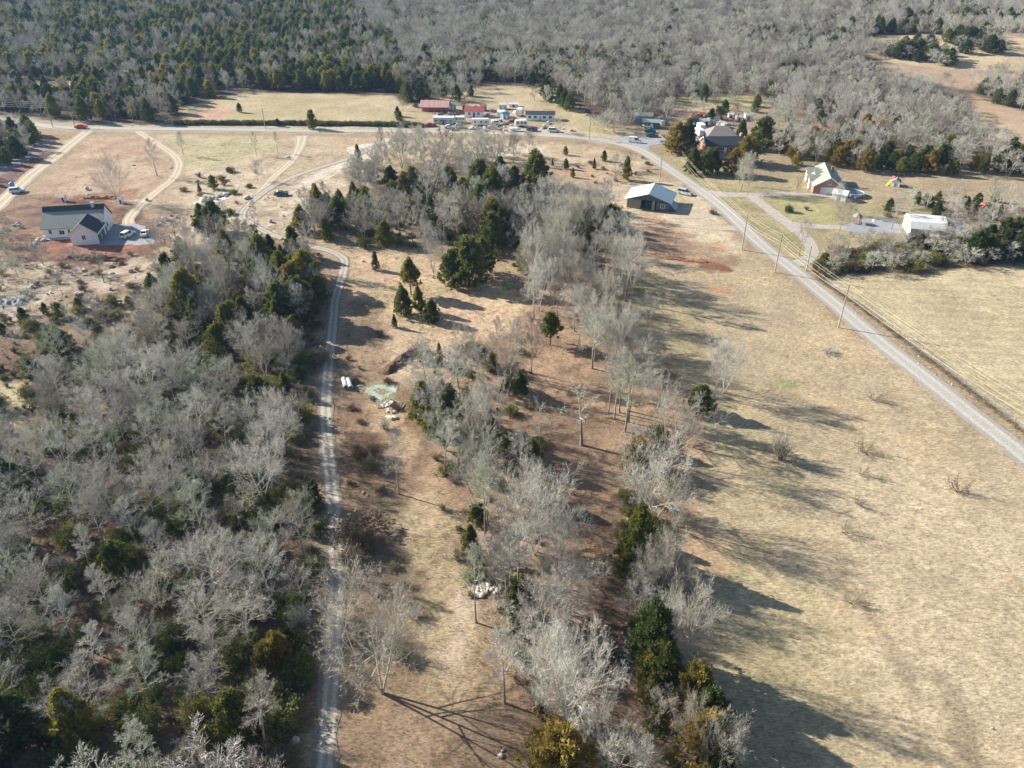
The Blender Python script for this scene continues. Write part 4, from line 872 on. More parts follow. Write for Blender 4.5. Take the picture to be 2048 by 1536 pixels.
for a in [
 ('wisp', 1747, 800, 778, 1.2, 'pinkish bare bush highest of those out in the hay field'),
 ('wisp', 1732, 905, 876, 1.0, 'purplish bare bush out in the hay field with a long shadow'),
 ('wisp', 1722, 950, 925, .8, 'thin bush under the purplish one in the hay field'),
 ('wisp', 1712, 1006, 985, .9, 'low wispy bush left of centre in the hay field'),
 ('wisp', 1688, 1068, 1040, .9, 'wispy bush with the lowest long shadow in the hay field'),
 ('bare', 1560, 920, 870, 2.0, 'dark bramble thicket in the hay field among long tree shadows'),
 ('wisp', 1920, 985, 955, 1.0, 'faint bush towards the right of the hay field'),
 ('bare', 1655, 706, 696, 1.6, 'flat weed clump near the top of the hay field'),
 ('wisp', 1700, 1205, 1185, 1.6, 'dry weed tuft in the lower hay field'),
 ('brown', 1795, 530, 500, 1.5, 'rounded brown bush in the hedge below the white barn'),
 ('brown', 725, 925, 895, 1.5, 'dark bramble mound beside the gravel drive'),
 ('brown', 748, 912, 885, 1.35, 'bramble mound in the middle of three by the drive'),
 ('brown', 742, 940, 912, 1.4, 'front bramble mound of three by the drive'),
 ('brown', 712, 1075, 1045, 1.3, 'upper brush heap right of the gravel drive'),
 ('brown', 722, 1098, 1065, 1.4, 'lower brush heap right of the gravel drive'),
 ('brown', 700, 1125, 1100, 1.2, 'small brush heap touching the gravel drive'),
 ('green', 1577, 424, 410, .8, 'small round bush on the lawn inside the driveway loop'),
 ('brown', 1612, 420, 412, .9, 'low dark bush on the lawn inside the driveway loop'),
 ('brown', 645, 722, 700, 1.0, 'scrubby bush by the gravel drive below the rubble heap'),
 ('brown', 1425, 428, 420, 1.0, 'weedy bush beside the road opposite the driveway'),
 ('brown', 760, 672, 660, 1.2, 'low brush in the clearing beside the drive'),
]:
    put(S_, a[0], a[1], a[2], a[3], None, a[4], a[5])

def fill(poly, spacing, mix, zone, clear=1.2, world=False, minpl=.55, ex=None, eff=5, wfm=1.0, ck=2.5):
    """mix: list of (weight, kind, fam, hmin, hmax)"""
    P = np.array(poly, float) if world else GP(poly); x0, y0 = P.min(0); x1, y1 = P.max(0)
    n_ = int((x1 - x0) * (y1 - y0) / spacing ** 2 * eff); xs = rng.uniform(x0, x1, n_); ys = rng.uniform(y0, y1, n_)
    ok = inpoly(P, xs, ys)
    for e in (ex or []): ok &= ~inpoly(GP(e), xs, ys)
    xs, ys = xs[ok], ys[ok]; cell = {}
    s = spacing * .78
    for v_ in VEG:
        if v_.get('placed'): cell.setdefault((int(v_['x'] // s), int(v_['y'] // s)), []).append((v_['x'], v_['y'], minpl))
    W = np.array([m[0] for m in mix], float); W /= W.sum()
    for x, y in zip(xs, ys):
        i, j = int(x // s), int(y // s)
        if any((a - x) ** 2 + (b_ - y) ** 2 < (s * q) ** 2 for di in (-1, 0, 1) for dj in (-1, 0, 1) for a, b_, q in cell.get((i + di, j + dj), [])): continue
        if y < 340 and not road_clear(x, y, clear): continue
        cell.setdefault((i, j), []).append((x, y, 1.0)); q_ = float(vn(x / 28, y / 20, 41)) * .6 + float(vn(x / 70, y / 45, 43)) * .4 - .5; W2 = W * np.array([math.exp(ck * 2.4 * q_) if k_[1] == C_ else 1.0 for k_ in mix]); m = mix[rng.choice(len(mix), p=W2 / W2.sum())]
        px, py, _ = proj(x, y, hz(x, y))
        VEG.append(dict(kind=m[1], fam=m[2], x=x, y=y, h=rng.uniform(m[3], m[4]), wf=rng.uniform(.85, 1.2) * wfm, label=None, px=float(px), py=float(py), zone=zone, placed=False))
# left wood
fill([(-420, 700), (60, 790), (110, 740), (230, 680), (330, 640), (430, 660), (530, 690), (610, 720), (590, 800), (600, 950), (625, 1050), (620, 1200), (595, 1400), (575, 1650), (-250, 1750), (-600, 1050)], 5.4,
     [(9, B_, 'round', 6.5, 11.5), (1.0, B_, 'fan', 5, 8), (2.5, B_, 'tall', 8, 12.5), (1.5, B_, 'pale', 8, 11.5), (1.4, C_, 'green', 3, 5.5), (.2, C_, 'dark', 3, 5)], 'left wood', ex=[[(-80, 745), (70, 770), (100, 840), (60, 900), (-80, 910)]], eff=3.3, wfm=1.05)
fill([(-420, 700), (60, 790), (110, 740), (330, 640), (610, 700), (590, 800), (600, 950), (632, 1050), (620, 1250), (600, 1400), (590, 1650), (-250, 1750), (-600, 1050)], 4.6,
     [(2.4, S_, 'green', 1.8, 3.8), (1.0, S_, 'brown', 1.2, 2.2), (.4, S_, 'bare', 1.5, 3)], 'left wood', .8, minpl=.3, wfm=1.1, ex=[[(-80, 745), (70, 770), (100, 840), (60, 900), (-80, 910)]])
# upper part of the left wood
fill([(290, 600), (380, 520), (500, 490), (620, 520), (640, 600), (590, 690), (430, 660), (330, 640)], 4.6, [(6, B_, 'round', 7.5, 11), (2, B_, 'tall', 9, 12), (3, C_, 'green', 4.5, 8), (1, S_, 'green', 1.5, 3)], 'upper wood')
fill([(0, 660), (90, 620), (260, 600), (300, 640), (180, 680), (110, 730), (0, 740)], 6, [(3, B_, 'round', 4, 6.5), (1, C_, 'dark', 2.5, 4), (2, S_, 'green', 1.5, 2.6)], 'lot scrub')
fill([(-50, 480), (30, 450), (60, 560), (-50, 600)], 7, [(1, B_, 'fan', 4, 6.5)], 'lot scrub')
fill([(250, 500), (420, 480), (480, 500), (300, 570)], 8, [(1, B_, 'tall', 6, 9), (1, S_, 'bare', 1.5, 2.5)], 'lot scrub')
fill([(350, 375), (420, 340), (560, 350), (520, 395), (480, 470), (470, 440), (380, 400)], 8, [(2, S_, 'bare', 1.2, 2.5), (1, S_, 'green', 1.2, 2), (.5, B_, 'tall', 4, 7)], 'lot scrub')
# middle wood
fill([(590, 430), (700, 400), (720, 350), (760, 370), (960, 355), (1050, 400), (1230, 420), (1240, 460), (1130, 560), (1060, 570), (1010, 470), (900, 480), (850, 500), (740, 490), (700, 470), (620, 500)], 5.2,
     [(9, B_, 'round', 7.5, 11), (2, B_, 'tall', 9, 12), (3, C_, 'green', 4, 7.5), (1, C_, 'dark', 3, 6), (.6, C_, 'gold', 3, 6)], 'middle wood', 1.5)
fill([(690, 360), (790, 305), (1060, 300), (1060, 330), (950, 360), (760, 372)], 8, [(1, B_, 'tall', 9, 13)], 'middle wood', 1.5)
fill([(590, 430), (1050, 400), (1230, 420), (1130, 570), (900, 480), (740, 500)], 6.5, [(2, S_, 'green', 1.5, 3), (1, S_, 'brown', 1.2, 2.4)], 'middle wood')
fill([(0, 540), (160, 520), (330, 520), (380, 470), (360, 560), (250, 600), (90, 620), (0, 640)], 6, [(2, S_, 'wisp', 1.2, 2.4), (1, S_, 'brown', .8, 1.6), (1, B_, 'sparse', 5, 8)], 'lot scrub')
fill([(1325, 196), (1400, 180), (1500, 150), (1700, 140), (1720, 152), (1560, 196), (1340, 204)], 6.5, [(9, B_, 'round', 7, 10), (1, C_, 'dark', 5, 8)], 'far wood')
# the central belt
fill([(1050, 560), (1240, 480), (1260, 540), (1230, 640), (1180, 720), (1120, 640), (1060, 640)], 6, [(4, B_, 'tall', 9, 12.5), (4, B_, 'round', 8, 11), (.6, S_, 'green', 1.5, 2.5)], 'belt between drive and field')
fill([(1200, 640), (1300, 650), (1330, 760), (1290, 800), (1200, 740)], 5, [(3, B_, 'round', 6, 9.5), (1, S_, 'bare', 1.5, 2.5)], 'belt between drive and field')
fill([(850, 720), (960, 700), (1020, 760), (1030, 900), (960, 960), (870, 900), (840, 800)], 5.4, [(4, B_, 'round', 7, 10.5), (1, C_, 'green', 3, 5), (2, S_, 'green', 1.5, 3)], 'belt between drive and field', minpl=.5)
fill([(900, 950), (1060, 930), (1110, 1050), (1130, 1180), (1000, 1210), (930, 1100)], 5.4, [(4, B_, 'round', 6.5, 10), (2, B_, 'tall', 8, 11), (.8, C_, 'green', 2.5, 4), (1.5, S_, 'green', 1.2, 2.4)], 'belt between drive and field', minpl=.5)
fill([(1040, 1230), (1130, 1200), (1150, 1330), (1130, 1480), (1050, 1400)], 4.2, [(3, B_, 'pale', 6, 9), (2, S_, 'green', 1.2, 2.4), (1, S_, 'brown', 1.2, 2)], 'belt between drive and field')
fill([(1240, 900), (1330, 860), (1350, 1000), (1340, 1200), (1350, 1350), (1420, 1500), (1380, 1560), (1290, 1380), (1250, 1180)], 3.4, [(2, B_, 'fan', 3.5, 5.5), (2, C_, 'green', 2.5, 4.5), (3, S_, 'green', 1.2, 2.6), (2, B_, 'round', 4, 6)], 'field edge', minpl=.5)
fill([(1080, 1380), (1240, 1480), (1300, 1400), (1390, 1560), (1350, 1640), (1060, 1640)], 4.0, [(1.5, B_, 'round', 4, 6), (2, S_, 'green', 1.2, 2.6), (2, S_, 'brown', 1.0, 2.2), (.8, C_, 'gold', 2.5, 4)], 'field edge', minpl=.5)
fill([(690, 690), (800, 780), (770, 960), (840, 1180), (800, 1420), (700, 1500), (690, 1200), (700, 950)], 6.0, [(1, S_, 'brown', .5, 1.3), (.6, S_, 'bare', .8, 1.8)], 'drive verge')
fill([(1150, 330), (1330, 310), (1340, 350), (1180, 372)], 7, [(1, S_, 'bare', 1, 2), (1, S_, 'brown', .8, 1.5)], 'small cedar strip')
fill([(1230, 330), (1260, 330), (1260, 372), (1225, 372)], 5, [(1, B_, 'tall', 4, 7)], 'small cedar strip')
# east of the road
fill([(1632, 552), (1662, 500), (1900, 482), (1990, 470), (2250, 460), (2250, 505), (1980, 528), (1750, 545)], 3.3, [(6, B_, 'round', 3.5, 5.5), (2.5, C_, 'dark', 2.5, 4.2), (3, S_, 'brown', 2, 3.2), (2, S_, 'green', 2, 3.2)], 'hedge below the white barn', .5, wfm=1.45)
fill([(1930, 520), (1960, 485), (2300, 460), (2300, 515)], 4.2, [(5, C_, 'dark', 4.5, 7.5)], 'hedge below the white barn')
fill([(1880, 470), (1960, 450), (2020, 450), (1990, 490), (1900, 500)], 5, [(3, B_, 'fan', 6, 8.5)], 'hedge below the white barn')
fill([(1760, 432), (1800, 408), (1880, 395), (1990, 400), (2000, 440), (1900, 444), (1800, 438)], 4.6, [(5, B_, 'round', 4, 7), (1, C_, 'dark', 2.5, 4), (1, S_, 'brown', 1.5, 2.5)], 'thicket behind the white barn')
fill([(1580, 330), (1600, 290), (1640, 270), (1900, 262), (2010, 300), (2200, 320), (2200, 372), (2048, 362), (1850, 350), (1700, 342), (1640, 326)], 5.0, [(9, B_, 'round', 7, 10.5), (1.5, C_, 'dark', 5, 8), (1.5, C_, 'gold', 5, 8), (1, C_, 'green', 4, 7), (2, S_, 'brown', 2, 3)], 'wood behind the brick house')
fill([(1560, 300), (1600, 280), (1640, 310), (1600, 345)], 7, [(2, B_, 'tall', 7, 10), (1, C_, 'gold', 4, 7)], 'wood behind the brick house')
fill([(1540, 215), (1700, 150), (1880, 190), (1950, 260), (1900, 262), (1700, 255), (1560, 260)], 6.5, [(9, B_, 'round', 7, 11), (1, C_, 'dark', 4, 7)], 'scrub wood far right')
fill([(1330, 200), (1560, 200), (1560, 260), (1500, 280), (1330, 250)], 11, [(9, B_, 'round', 6, 10), (1, C_, 'dark', 4, 6)], 'open scrub behind the yards')
fill([(1490, 255), (1560, 250), (1600, 290), (1560, 310), (1500, 300)], 9, [(3, B_, 'tall', 7, 10), (1, C_, 'dark', 4, 6)], 'open scrub behind the yards')
fill([(1180, 262), (1240, 225), (1320, 215), (1310, 240), (1250, 262), (1250, 272)], 5.5, [(5, B_, 'round', 6, 9), (1, B_, 'tall', 7, 10)], 'trees round the grey yard houses')
fill([(900, 268), (1240, 268), (1240, 240), (1180, 250), (1110, 262)], 15, [(1, B_, 'tall', 5, 8)], 'trees round the grey yard houses', 2)
fill([(800, 205), (870, 185), (960, 180), (940, 200), (860, 205)], 6, [(3, C_, 'dark', 5, 9), (2, B_, 'round', 7, 10)], 'trees behind the trailers')
fill([(1050, 200), (1130, 175), (1140, 225), (1100, 215)], 7, [(3, C_, 'dark', 5, 9), (3, B_, 'round', 7, 10)], 'trees behind the trailers')
fill([(780, 255), (840, 215), (830, 200), (790, 205)], 8, [(1, B_, 'round', 3, 5), (1, S_, 'brown', 1.5, 2.5), (.5, C_, 'dark', 3, 5)], 'trees behind the trailers')
# left roadside wood
fill([(-250, 500), (-200, 300), (0, 258), (70, 270), (95, 285), (60, 308), (0, 338), (-100, 400)], 5.5, [(3, B_, 'round', 6, 9), (2.2, C_, 'dark', 5, 8)], 'roadside wood at the left edge', 3)
# far woods
fill([(-350, 236), (-400, 200), (-500, -8), (480, -8), (700, 20), (790, 80), (800, 186), (600, 180), (480, 180), (365, 208), (352, 246), (180, 246), (120, 234), (0, 224)], 6.6, [(5, B_, 'round', 7.5, 10.5), (5.5, C_, 'green', 6, 9.5), (3.2, C_, 'dark', 7, 10), (.4, C_, 'gold', 5, 8)], 'far wood',
     ex=[[(228, 142), (330, 134), (334, 148), (235, 160)], [(35, 160), (200, 156), (206, 170), (120, 190), (40, 196)], [(150, -6), (175, -6), (175, 4), (150, 2)]])
fill([(480, -8), (1700, -8), (1720, 72), (1742, 110), (1700, 142), (1500, 152), (1400, 182), (1330, 192), (1320, 214), (1240, 240), (1180, 232), (1130, 200), (1110, 172), (960, 168), (800, 186), (790, 80), (700, 20)], 6.8, [(9, B_, 'round', 8, 11), (.6, C_, 'green', 5, 8.5), (.3, C_, 'dark', 5, 8)], 'far wood', wfm=1.2)
fill([(780, 150), (980, 120), (1330, 112), (1340, 150), (1300, 160), (1110, 160), (960, 160), (810, 182)], 7.5, [(3, C_, 'green', 6, 9), (2, C_, 'dark', 6, 9), (1, C_, 'gold', 6, 9)], 'far wood')
fill([(1400, 80), (1760, 60), (1700, 100), (1540, 130), (1420, 120)], 8, [(3, C_, 'dark', 5, 9), (2, B_, 'round', 8, 10)], 'far wood')
fill([(1700, -8), (2500, -8), (2500, 76), (2048, 74), (1900, 74), (1720, 68)], 7, [(7, B_, 'round', 7, 11), (1.6, C_, 'dark', 6, 9)], 'far wood')
fill([(1745, 112), (1780, 96), (1850, 96), (1905, 118), (1900, 136), (1840, 128)], 5.2, [(2, C_, 'dark', 5, 9), (3, B_, 'round', 6, 9)], 'copse in the upper pasture', wfm=1.5)
fill([(1885, 84), (1960, 78), (2010, 90), (1995, 112), (1930, 108)], 6.5, [(2, C_, 'dark', 5, 9), (3, B_, 'round', 6, 9)], 'copse in the upper pasture', wfm=1.5)
fill([(1930, 172), (2010, 155), (2400, 150), (2400, 250), (2048, 226), (1985, 206)], 6.5, [(8, B_, 'round', 7, 10), (2, C_, 'dark', 5, 8)], 'copse by the right edge')

# --- sort into single things and masses
def shown(v_):
    px, py, f = proj(v_['x'], v_['y'], Z(v_['x'], v_['y']) + v_['h'] * .6); v_['size'] = v_['h'] / f
    return -15 < px < 2063 and -20 < py < 1560
CAP = {B_: 292, C_: 290, S_: 250}
STRUCT_BOXES = []
indiv = []; mass = {B_: [], C_: [], S_: []}
for k in (B_, C_, S_):
    L_ = [v_ for v_ in VEG if v_['kind'] == k]; vis = [v_ for v_ in L_ if shown(v_)]
    for v_ in L_: v_.setdefault('zone', '')
    vis.sort(key=lambda v_: -(v_['size'] + (10 if v_['placed'] else 0))); keep = vis[:CAP[k]]; ids = set(map(id, keep)); indiv += keep
    mass[k] = [v_ for v_ in L_ if id(v_) not in ids]
PR = {B_: PB, C_: PC, S_: PS}
ORD = "first second third fourth fifth sixth seventh eighth ninth tenth eleventh twelfth thirteenth fourteenth fifteenth sixteenth seventeenth eighteenth nineteenth twentieth".split()
TENS = {20: 'twenty', 30: 'thirty', 40: 'forty', 50: 'fifty', 60: 'sixty', 70: 'seventy'}
def ordw(i):
    if i < 20: return ORD[i]
    i += 1; t = i // 10 * 10; u = i % 10
    return (TENS[t] + '-' + ORD[u - 1]) if u else TENS[t][:-1] + 'ieth'
BANDS = [(0, 700, 'above the pipes by the drive'), (700, 775, 'level with the two pipes'), (775, 850, 'level with the broken slabs'), (850, 950, 'level with the bramble mound'), (950, 1060, 'below the bramble mound'),
         (1060, 1180, 'just above the pale rock line'), (1180, 1260, 'level with the upper pale rocks'), (1260, 1340, 'level with the lower pale rocks'), (1340, 1430, 'just below the pale rock line'), (1430, 3000, 'near the bottom edge')]
NOUN = {B_: 'bare tree', C_: 'cedar', S_: 'shrub'}
ADJ = {'round': 'grey', 'tall': 'slim', 'fan': 'fan-shaped', 'pale': 'white-barked', 'sparse': 'thin', 'green': 'green', 'dark': 'dark', 'gold': 'golden', 'stem': 'round', 'bare': 'leafless', 'brown': 'brown', 'wisp': 'wispy'}
groups = {}
for v_ in indiv:
    if v_['label']: continue
    band = next(t for a, b_, t in BANDS if a <= v_['py'] < b_) if v_['zone'] == 'left wood' else ''
    groups.setdefault((v_['zone'], band, v_['kind'], v_['fam']), []).append(v_)
for (zone, band, k, fam), L_ in groups.items():
    if zone == 'left wood':
        L_.sort(key=lambda v_: -v_['px'])
        for i, v_ in enumerate(L_): v_['label'] = f"{ADJ[fam]} {NOUN[k]}, {ordw(i)} left of the gravel drive, {band}"
    else:
        L_.sort(key=lambda v_: v_['px'])
        for i, v_ in enumerate(L_):
            v_['label'] = f"{ordw(i)} {ADJ[fam]} {NOUN[k]} from the left in the {zone}" if len(L_) > 1 else f"only {ADJ[fam]} {NOUN[k]} in the {zone}"
            if len(v_['label'].split()) > 16: v_['label'] = f"{ordw(i)} {ADJ[fam]} {NOUN[k]} from left, {zone}"
GRP = {B_: 'bare winter trees', C_: 'evergreen cedars', S_: 'shrubs and brambles'}
CAT = {B_: 'tree', C_: 'evergreen tree', S_: 'shrub'}
PN = {B_: ('trunk', 'crown'), C_: ('trunk', 'crown'), S_: ('stem', 'foliage')}
for v_ in indiv:
    fam = PR[v_['kind']][v_['fam']]; pr = fam[int(rng.integers(len(fam)))]
    sz = v_['h'] / pr[2]; sx = sz * v_['wf']
    if v_['kind'] == S_ and v_['wf'] > 1.3: sx = v_['wf'] * .9
    o = thing(v_['kind'], v_['label'], CAT[v_['kind']], (v_['x'], v_['y'], Z(v_['x'], v_['y']) - .05), rng.random() * 6.28, GRP[v_['kind']])
    o.scale = (sx, sx, sz)
    for nm, me in zip(PN[v_['kind']], pr[:2]): link(nm, me, o)
for k, protos, hn, nm, lb in ((B_, LB, 11., 'woodland', 'leafless grey woods beyond the road'), (C_, LC, 7., 'evergreen_woodland', 'dark cedars scattered through the far woods'), (S_, LS, 1.9, 'undergrowth', 'low brush under the trees')):
    L_ = mass[k]
    P = np.array([(v_['x'], v_['y'], Z(v_['x'], v_['y']) - .05) for v_ in L_]); hgt = np.array([v_['h'] for v_ in L_]) / hn
    wf = np.array([v_['wf'] for v_ in L_]); scl = np.stack([hgt * wf, hgt * wf, hgt], 1)
    if k == B_: pk = rng.integers(0, 4, len(L_))
    elif k == C_: pk = np.array([{'green': 0, 'gold': 1, 'dark': 2, 'stem': 0}[v_['fam']] for v_ in L_])
    else: pk = np.array([{'green': 0, 'bare': 1, 'brown': 2, 'wisp': 1}[v_['fam']] for v_ in L_])
    scatter(nm, P, scl, pk, protos, lb)
print('VEG', {k: (sum(v_['kind'] == k for v_ in indiv), len(mass[k])) for k in mass})

# --- grass tufts, weeds and leaf-litter twigs on the near ground
def spread(poly, dens, exr=.3, world=False, ex=None):
    P = np.array(poly, float) if world else GP(poly); x0, y0 = P.min(0); x1, y1 = P.max(0); n_ = int((x1 - x0) * (y1 - y0) * dens)
    x = rng.uniform(x0, x1, n_); y = rng.uniform(y0, y1, n_); ok = inpoly(P, x, y)
    for e in (ex or []): ok &= ~inpoly(GP(e), x, y)
    for RP, hw in ROADMASK:
        i = np.where(ok)[0]
        if len(i) == 0: break
        near = (x[i] > RP[:, 0].min() - 3) & (x[i] < RP[:, 0].max() + 3) & (y[i] > RP[:, 1].min() - 3) & (y[i] < RP[:, 1].max() + 3); i = i[near]
        for s_ in range(0, len(i), 20000):
            ii = i[s_:s_ + 20000]; d2 = np.full(len(ii), 1e9)
            for p in RP[::1]: d2 = np.minimum(d2, (x[ii] - p[0]) ** 2 + (y[ii] - p[1]) ** 2)
            ok[ii[d2 < (hw + exr) ** 2]] = False
    x, y = x[ok], y[ok]; return np.stack([x, y, hz(x, y)], 1)
straw = [gen_tuft('straw', 71 + i, 14, .16, .16, M['straw'], .035) for i in range(3)]
P = np.concatenate([spread(fieldp, 1.3), spread([(1640, 552), (1760, 548), (2300, 520), (2500, 900), (2100, 890), (1900, 745)], .8)])
scatter('grass', P, rng.uniform(.6, 1.5, len(P)), rng.integers(0, 3, len(P)), straw, 'short winter hay grass on the field')
weeds = [gen_tuft('weeds', 81 + i, 16, .42, .3, M['brush'], .035) for i in range(3)]
midp = [(690, 1700), (700, 1200), (690, 950), (690, 700), (700, 500), (1000, 480), (1240, 480), (1340, 700), (1380, 950), (1400, 1200), (1440, 1560), (1400, 1700)]
woodp = [(-300, 1750), (-600, 1000), (-400, 680), (300, 600), (500, 500), (640, 510), (640, 700), (630, 900), (640, 1100), (640, 1300), (625, 1700)]
P = np.concatenate([spread(midp, .75), spread(woodp, .7, ex=[[(-80, 745), (70, 770), (100, 840), (60, 900), (-80, 910)]]), spread([(-50, 640), (0, 430), (300, 272), (1200, 285), (1380, 390), (1480, 500), (1240, 480), (1000, 480), (640, 510), (300, 600)], .16),
                    spread([(640, 1700), (652, 1300), (640, 900), (640, 700), (690, 510), (700, 700), (690, 950), (710, 1200), (690, 1700)], 1.0, .1)])
scatter('weeds', P, rng.uniform(.4, 1.35, len(P)) ** 1.3, rng.integers(0, 3, len(P)), weeds, 'dry brown weeds and brambles over the rough ground')
twg = [gen_bush('w', 91, 1.0, 1.0, 22, mats=sb, leafy=False, one=True), gen_bush('w', 92, 1.0, 1.1, 14, mats=sg, leafy=True, one=True, n=60, per=9)]
P = np.concatenate([spread(woodp, .11, .8), spread([(840, 700), (1060, 700), (1120, 1000), (1140, 1450), (1040, 1440), (900, 1100), (860, 900)], .10), spread([(1240, 880), (1340, 860), (1350, 1330), (1440, 1560), (1350, 1560), (1270, 1350)], .2), spread([(590, 430), (1050, 400), (1230, 420), (1130, 570), (900, 490), (740, 500)], .08)])
scatter('bramble_cover', P, rng.uniform(.5, 1.5, len(P)), (rng.random(len(P)) < .35).astype(int), twg, 'tangled brambles and green honeysuckle under the trees')
# ------------------------------------------------------------------ buildings
def gable(root, x0, x1, y0, y1, hw, hr, wallm, roofm, along='x', over=.35, trim=None, wall_name='wall', roof_name='roof', thick=.14, label=None):
    """one gabled block: walls with pointed ends, two roof slabs and edge trim"""
    if along == 'x': c = (y0 + y1) / 2; prof = [(y0, 0), (y1, 0), (y1, hw), (c, hr), (y0, hw)]; a0, a1, s0, s1 = x0, x1, y0, y1
    else: c = (x0 + x1) / 2; prof = [(x0, 0), (x1, 0), (x1, hw), (c, hr), (x0, hw)]; a0, a1, s0, s1 = y0, y1, x0, x1
    prof = [(p, z - (.5 if z == 0 else 0)) for p, z in prof]
    wl = MB()
    if along == 'x': wl.prism(prof, a0, a1, 'x')
    else: wl.prism(prof, a0, a1, 'y')
    w_ = part(wall_name, wl, wallm, root)
    rf = MB(); sl = (hr - hw) / (c - s0)
    for s, e in ((s0 - over, c), (c, s1 + over)):
        z = lambda p: hr - abs(p - c) * sl + .03
        q = [(s, z(s)), (e, z(e)), (e, z(e) + thick), (s, z(s) + thick)]
        rf.prism(q, a0 - over, a1 + over, 'x' if along == 'x' else 'y')
    r_ = part(roof_name, rf, roofm, root, label=label)
    if trim:
        tb = MB()
        for s, e in ((s0 - over - .02, c), (c, s1 + over + .02)):
            z = lambda p: hr - abs(p - c) * sl - .10
            q = [(s, z(s)), (e, z(e)), (e, z(e) + .34), (s, z(s) + .34)]
            tb.prism(q, a0 - over - .12, a0 - over - .003, 'x' if along == 'x' else 'y'); tb.prism(q, a1 + over + .003, a1 + over + .12, 'x' if along == 'x' else 'y')
        part('trim', tb, trim, root)
    return w_, r_
def window(root, x, y, z, w_, h_, face, frame=None, name='window'):
    """window set on a wall face: 's','n','e','w'"""
    f = MB(); g = MB(); t = .06
    def bx(m, a0, a1, z0, z1, d0, d1):
        if face in 'sn': s = -1 if face == 's' else 1; m.box(a0, a1, min(y + s * d0, y + s * d1), max(y + s * d0, y + s * d1), z0, z1)
        else: s = -1 if face == 'w' else 1; m.box(min(x + s * d0, x + s * d1), max(x + s * d0, x + s * d1), a0, a1, z0, z1)
    a = x if face in 'sn' else y
    bx(f, a - w_ / 2 - .09, a + w_ / 2 + .09, z - .09, z, 0, t); bx(f, a - w_ / 2 - .09, a + w_ / 2 + .09, z + h_, z + h_ + .09, 0, t)
    bx(f, a - w_ / 2 - .09, a - w_ / 2, z, z + h_, 0, t); bx(f, a + w_ / 2, a + w_ / 2 + .09, z, z + h_, 0, t); bx(f, a - .03, a + .03, z, z + h_, .025, t - .01)
    bx(g, a - w_ / 2, a + w_ / 2, z, z + h_, .004, .022)
    fo = part(name, f, frame or M['white_wall'], root); part('pane', g, M['glass'], fo)
def door(root, x, y, w_, h_, face, m, name='door', z=0):
    d = MB(); s = -1 if face in 'sw' else 1
    if face in 'sn': d.box(x - w_ / 2, x + w_ / 2, min(y, y + s * .07), max(y, y + s * .07), z, z + h_)
    else: d.box(min(x, x + s * .07), max(x, x + s * .07), y - w_ / 2, y + w_ / 2, z, z + h_)
    k = 4 if w_ > 2 else 2; g = MB()
    for i in range(1, k):
        zz = z + h_ * i / k
        if face in 'sn': g.box(x - w_ / 2, x + w_ / 2, min(y + s * .071, y + s * .09), max(y + s * .071, y + s * .09), zz - .03, zz + .03)
        else: g.box(min(x + s * .071, x + s * .09), max(x + s * .071, x + s * .09), y - w_ / 2, y + w_ / 2, zz - .03, zz + .03)
    o = part(name, d, m, root); part('rail', g, M['greyroof'] if w_ > 2 else m, o)
def place(name, label, cat, xy, ang, group=None, dz=0):
    return thing(name, label, cat, (xy[0], xy[1], Z(*xy) + dz), R(ang), group)

# white farmhouse
o = place('farmhouse', 'white farmhouse with dark and grey roofs on the cleared red lot', 'house', G(199, 488), 10, 'houses')
gable(o, -7, 0, 0, 7.4, 3.4, 6.2, M['white_wall'], M['slate'], 'y', .35, M['trim'], 'wing_wall', 'wing_roof')
wl = MB(); wl.prism([(6.2, -.5), (15.6, -.5), (15.6, 3.6), (11.8, 7.4), (10.7, 6.1), (6.2, 3.3)], -16, -.06, 'x'); part('wall', wl, M['white_wall'], o)
rf = MB(); rf.prism([(5.6, 3.05), (10.75, 6.2), (10.75, 6.36), (5.6, 3.21)], -16.4, .2, 'x'); part('lower_roof', rf, M['greyroof'], o, label='lower roof slope coloured in its sunlit pale grey')  # paler shingle puts the sunlit look of the shallow slope into its colour
rf = MB(); rf.prism([(10.76, 6.2), (11.8, 7.5), (11.8, 7.68), (10.76, 6.38)], -16.4, .25, 'x'); rf.prism([(11.8, 7.5), (16.1, 3.2), (16.1, 3.38), (11.8, 7.68)], -16.4, .25, 'x'); part('roof', rf, M['slate'], o, label='upper roof coloured in its shaded dark tone')  # darker shingle puts the shade on the steep slope into its colour
for x, z_, w_ in ((-14.2, 1.5, .7), (-11.2, 1.2, 1.3), (-9.2, 1.4, .7)): window(o, x, 6.2, z_, w_, 1.2, 's')
window(o, -3.5, 0, 1.6, .9, 1.2, 's')
for y in (1.9, 5.0): door(o, 0, y, 2.5, 2.3, 'e', M['darkwall'], 'garage_door')
window(o, -.06, 10.2, 1.3, 1.1, 1.3, 'e'); door(o, -.06, 8.4, .95, 2.1, 'e', M['darkwall'])
m_ = MB(); m_.box(-3.2, -2.4, 11.2, 11.9, 6.9, 8.2); m_.box(-3.3, -2.3, 11.1, 12.0, 8.2, 8.32); part('chimney', m_, M['galv'], o)
m_ = MB(); m_.box(-15.5, -9, 5.0, 6.15, -.3, .35); part('porch', m_, M['concrete'], o)
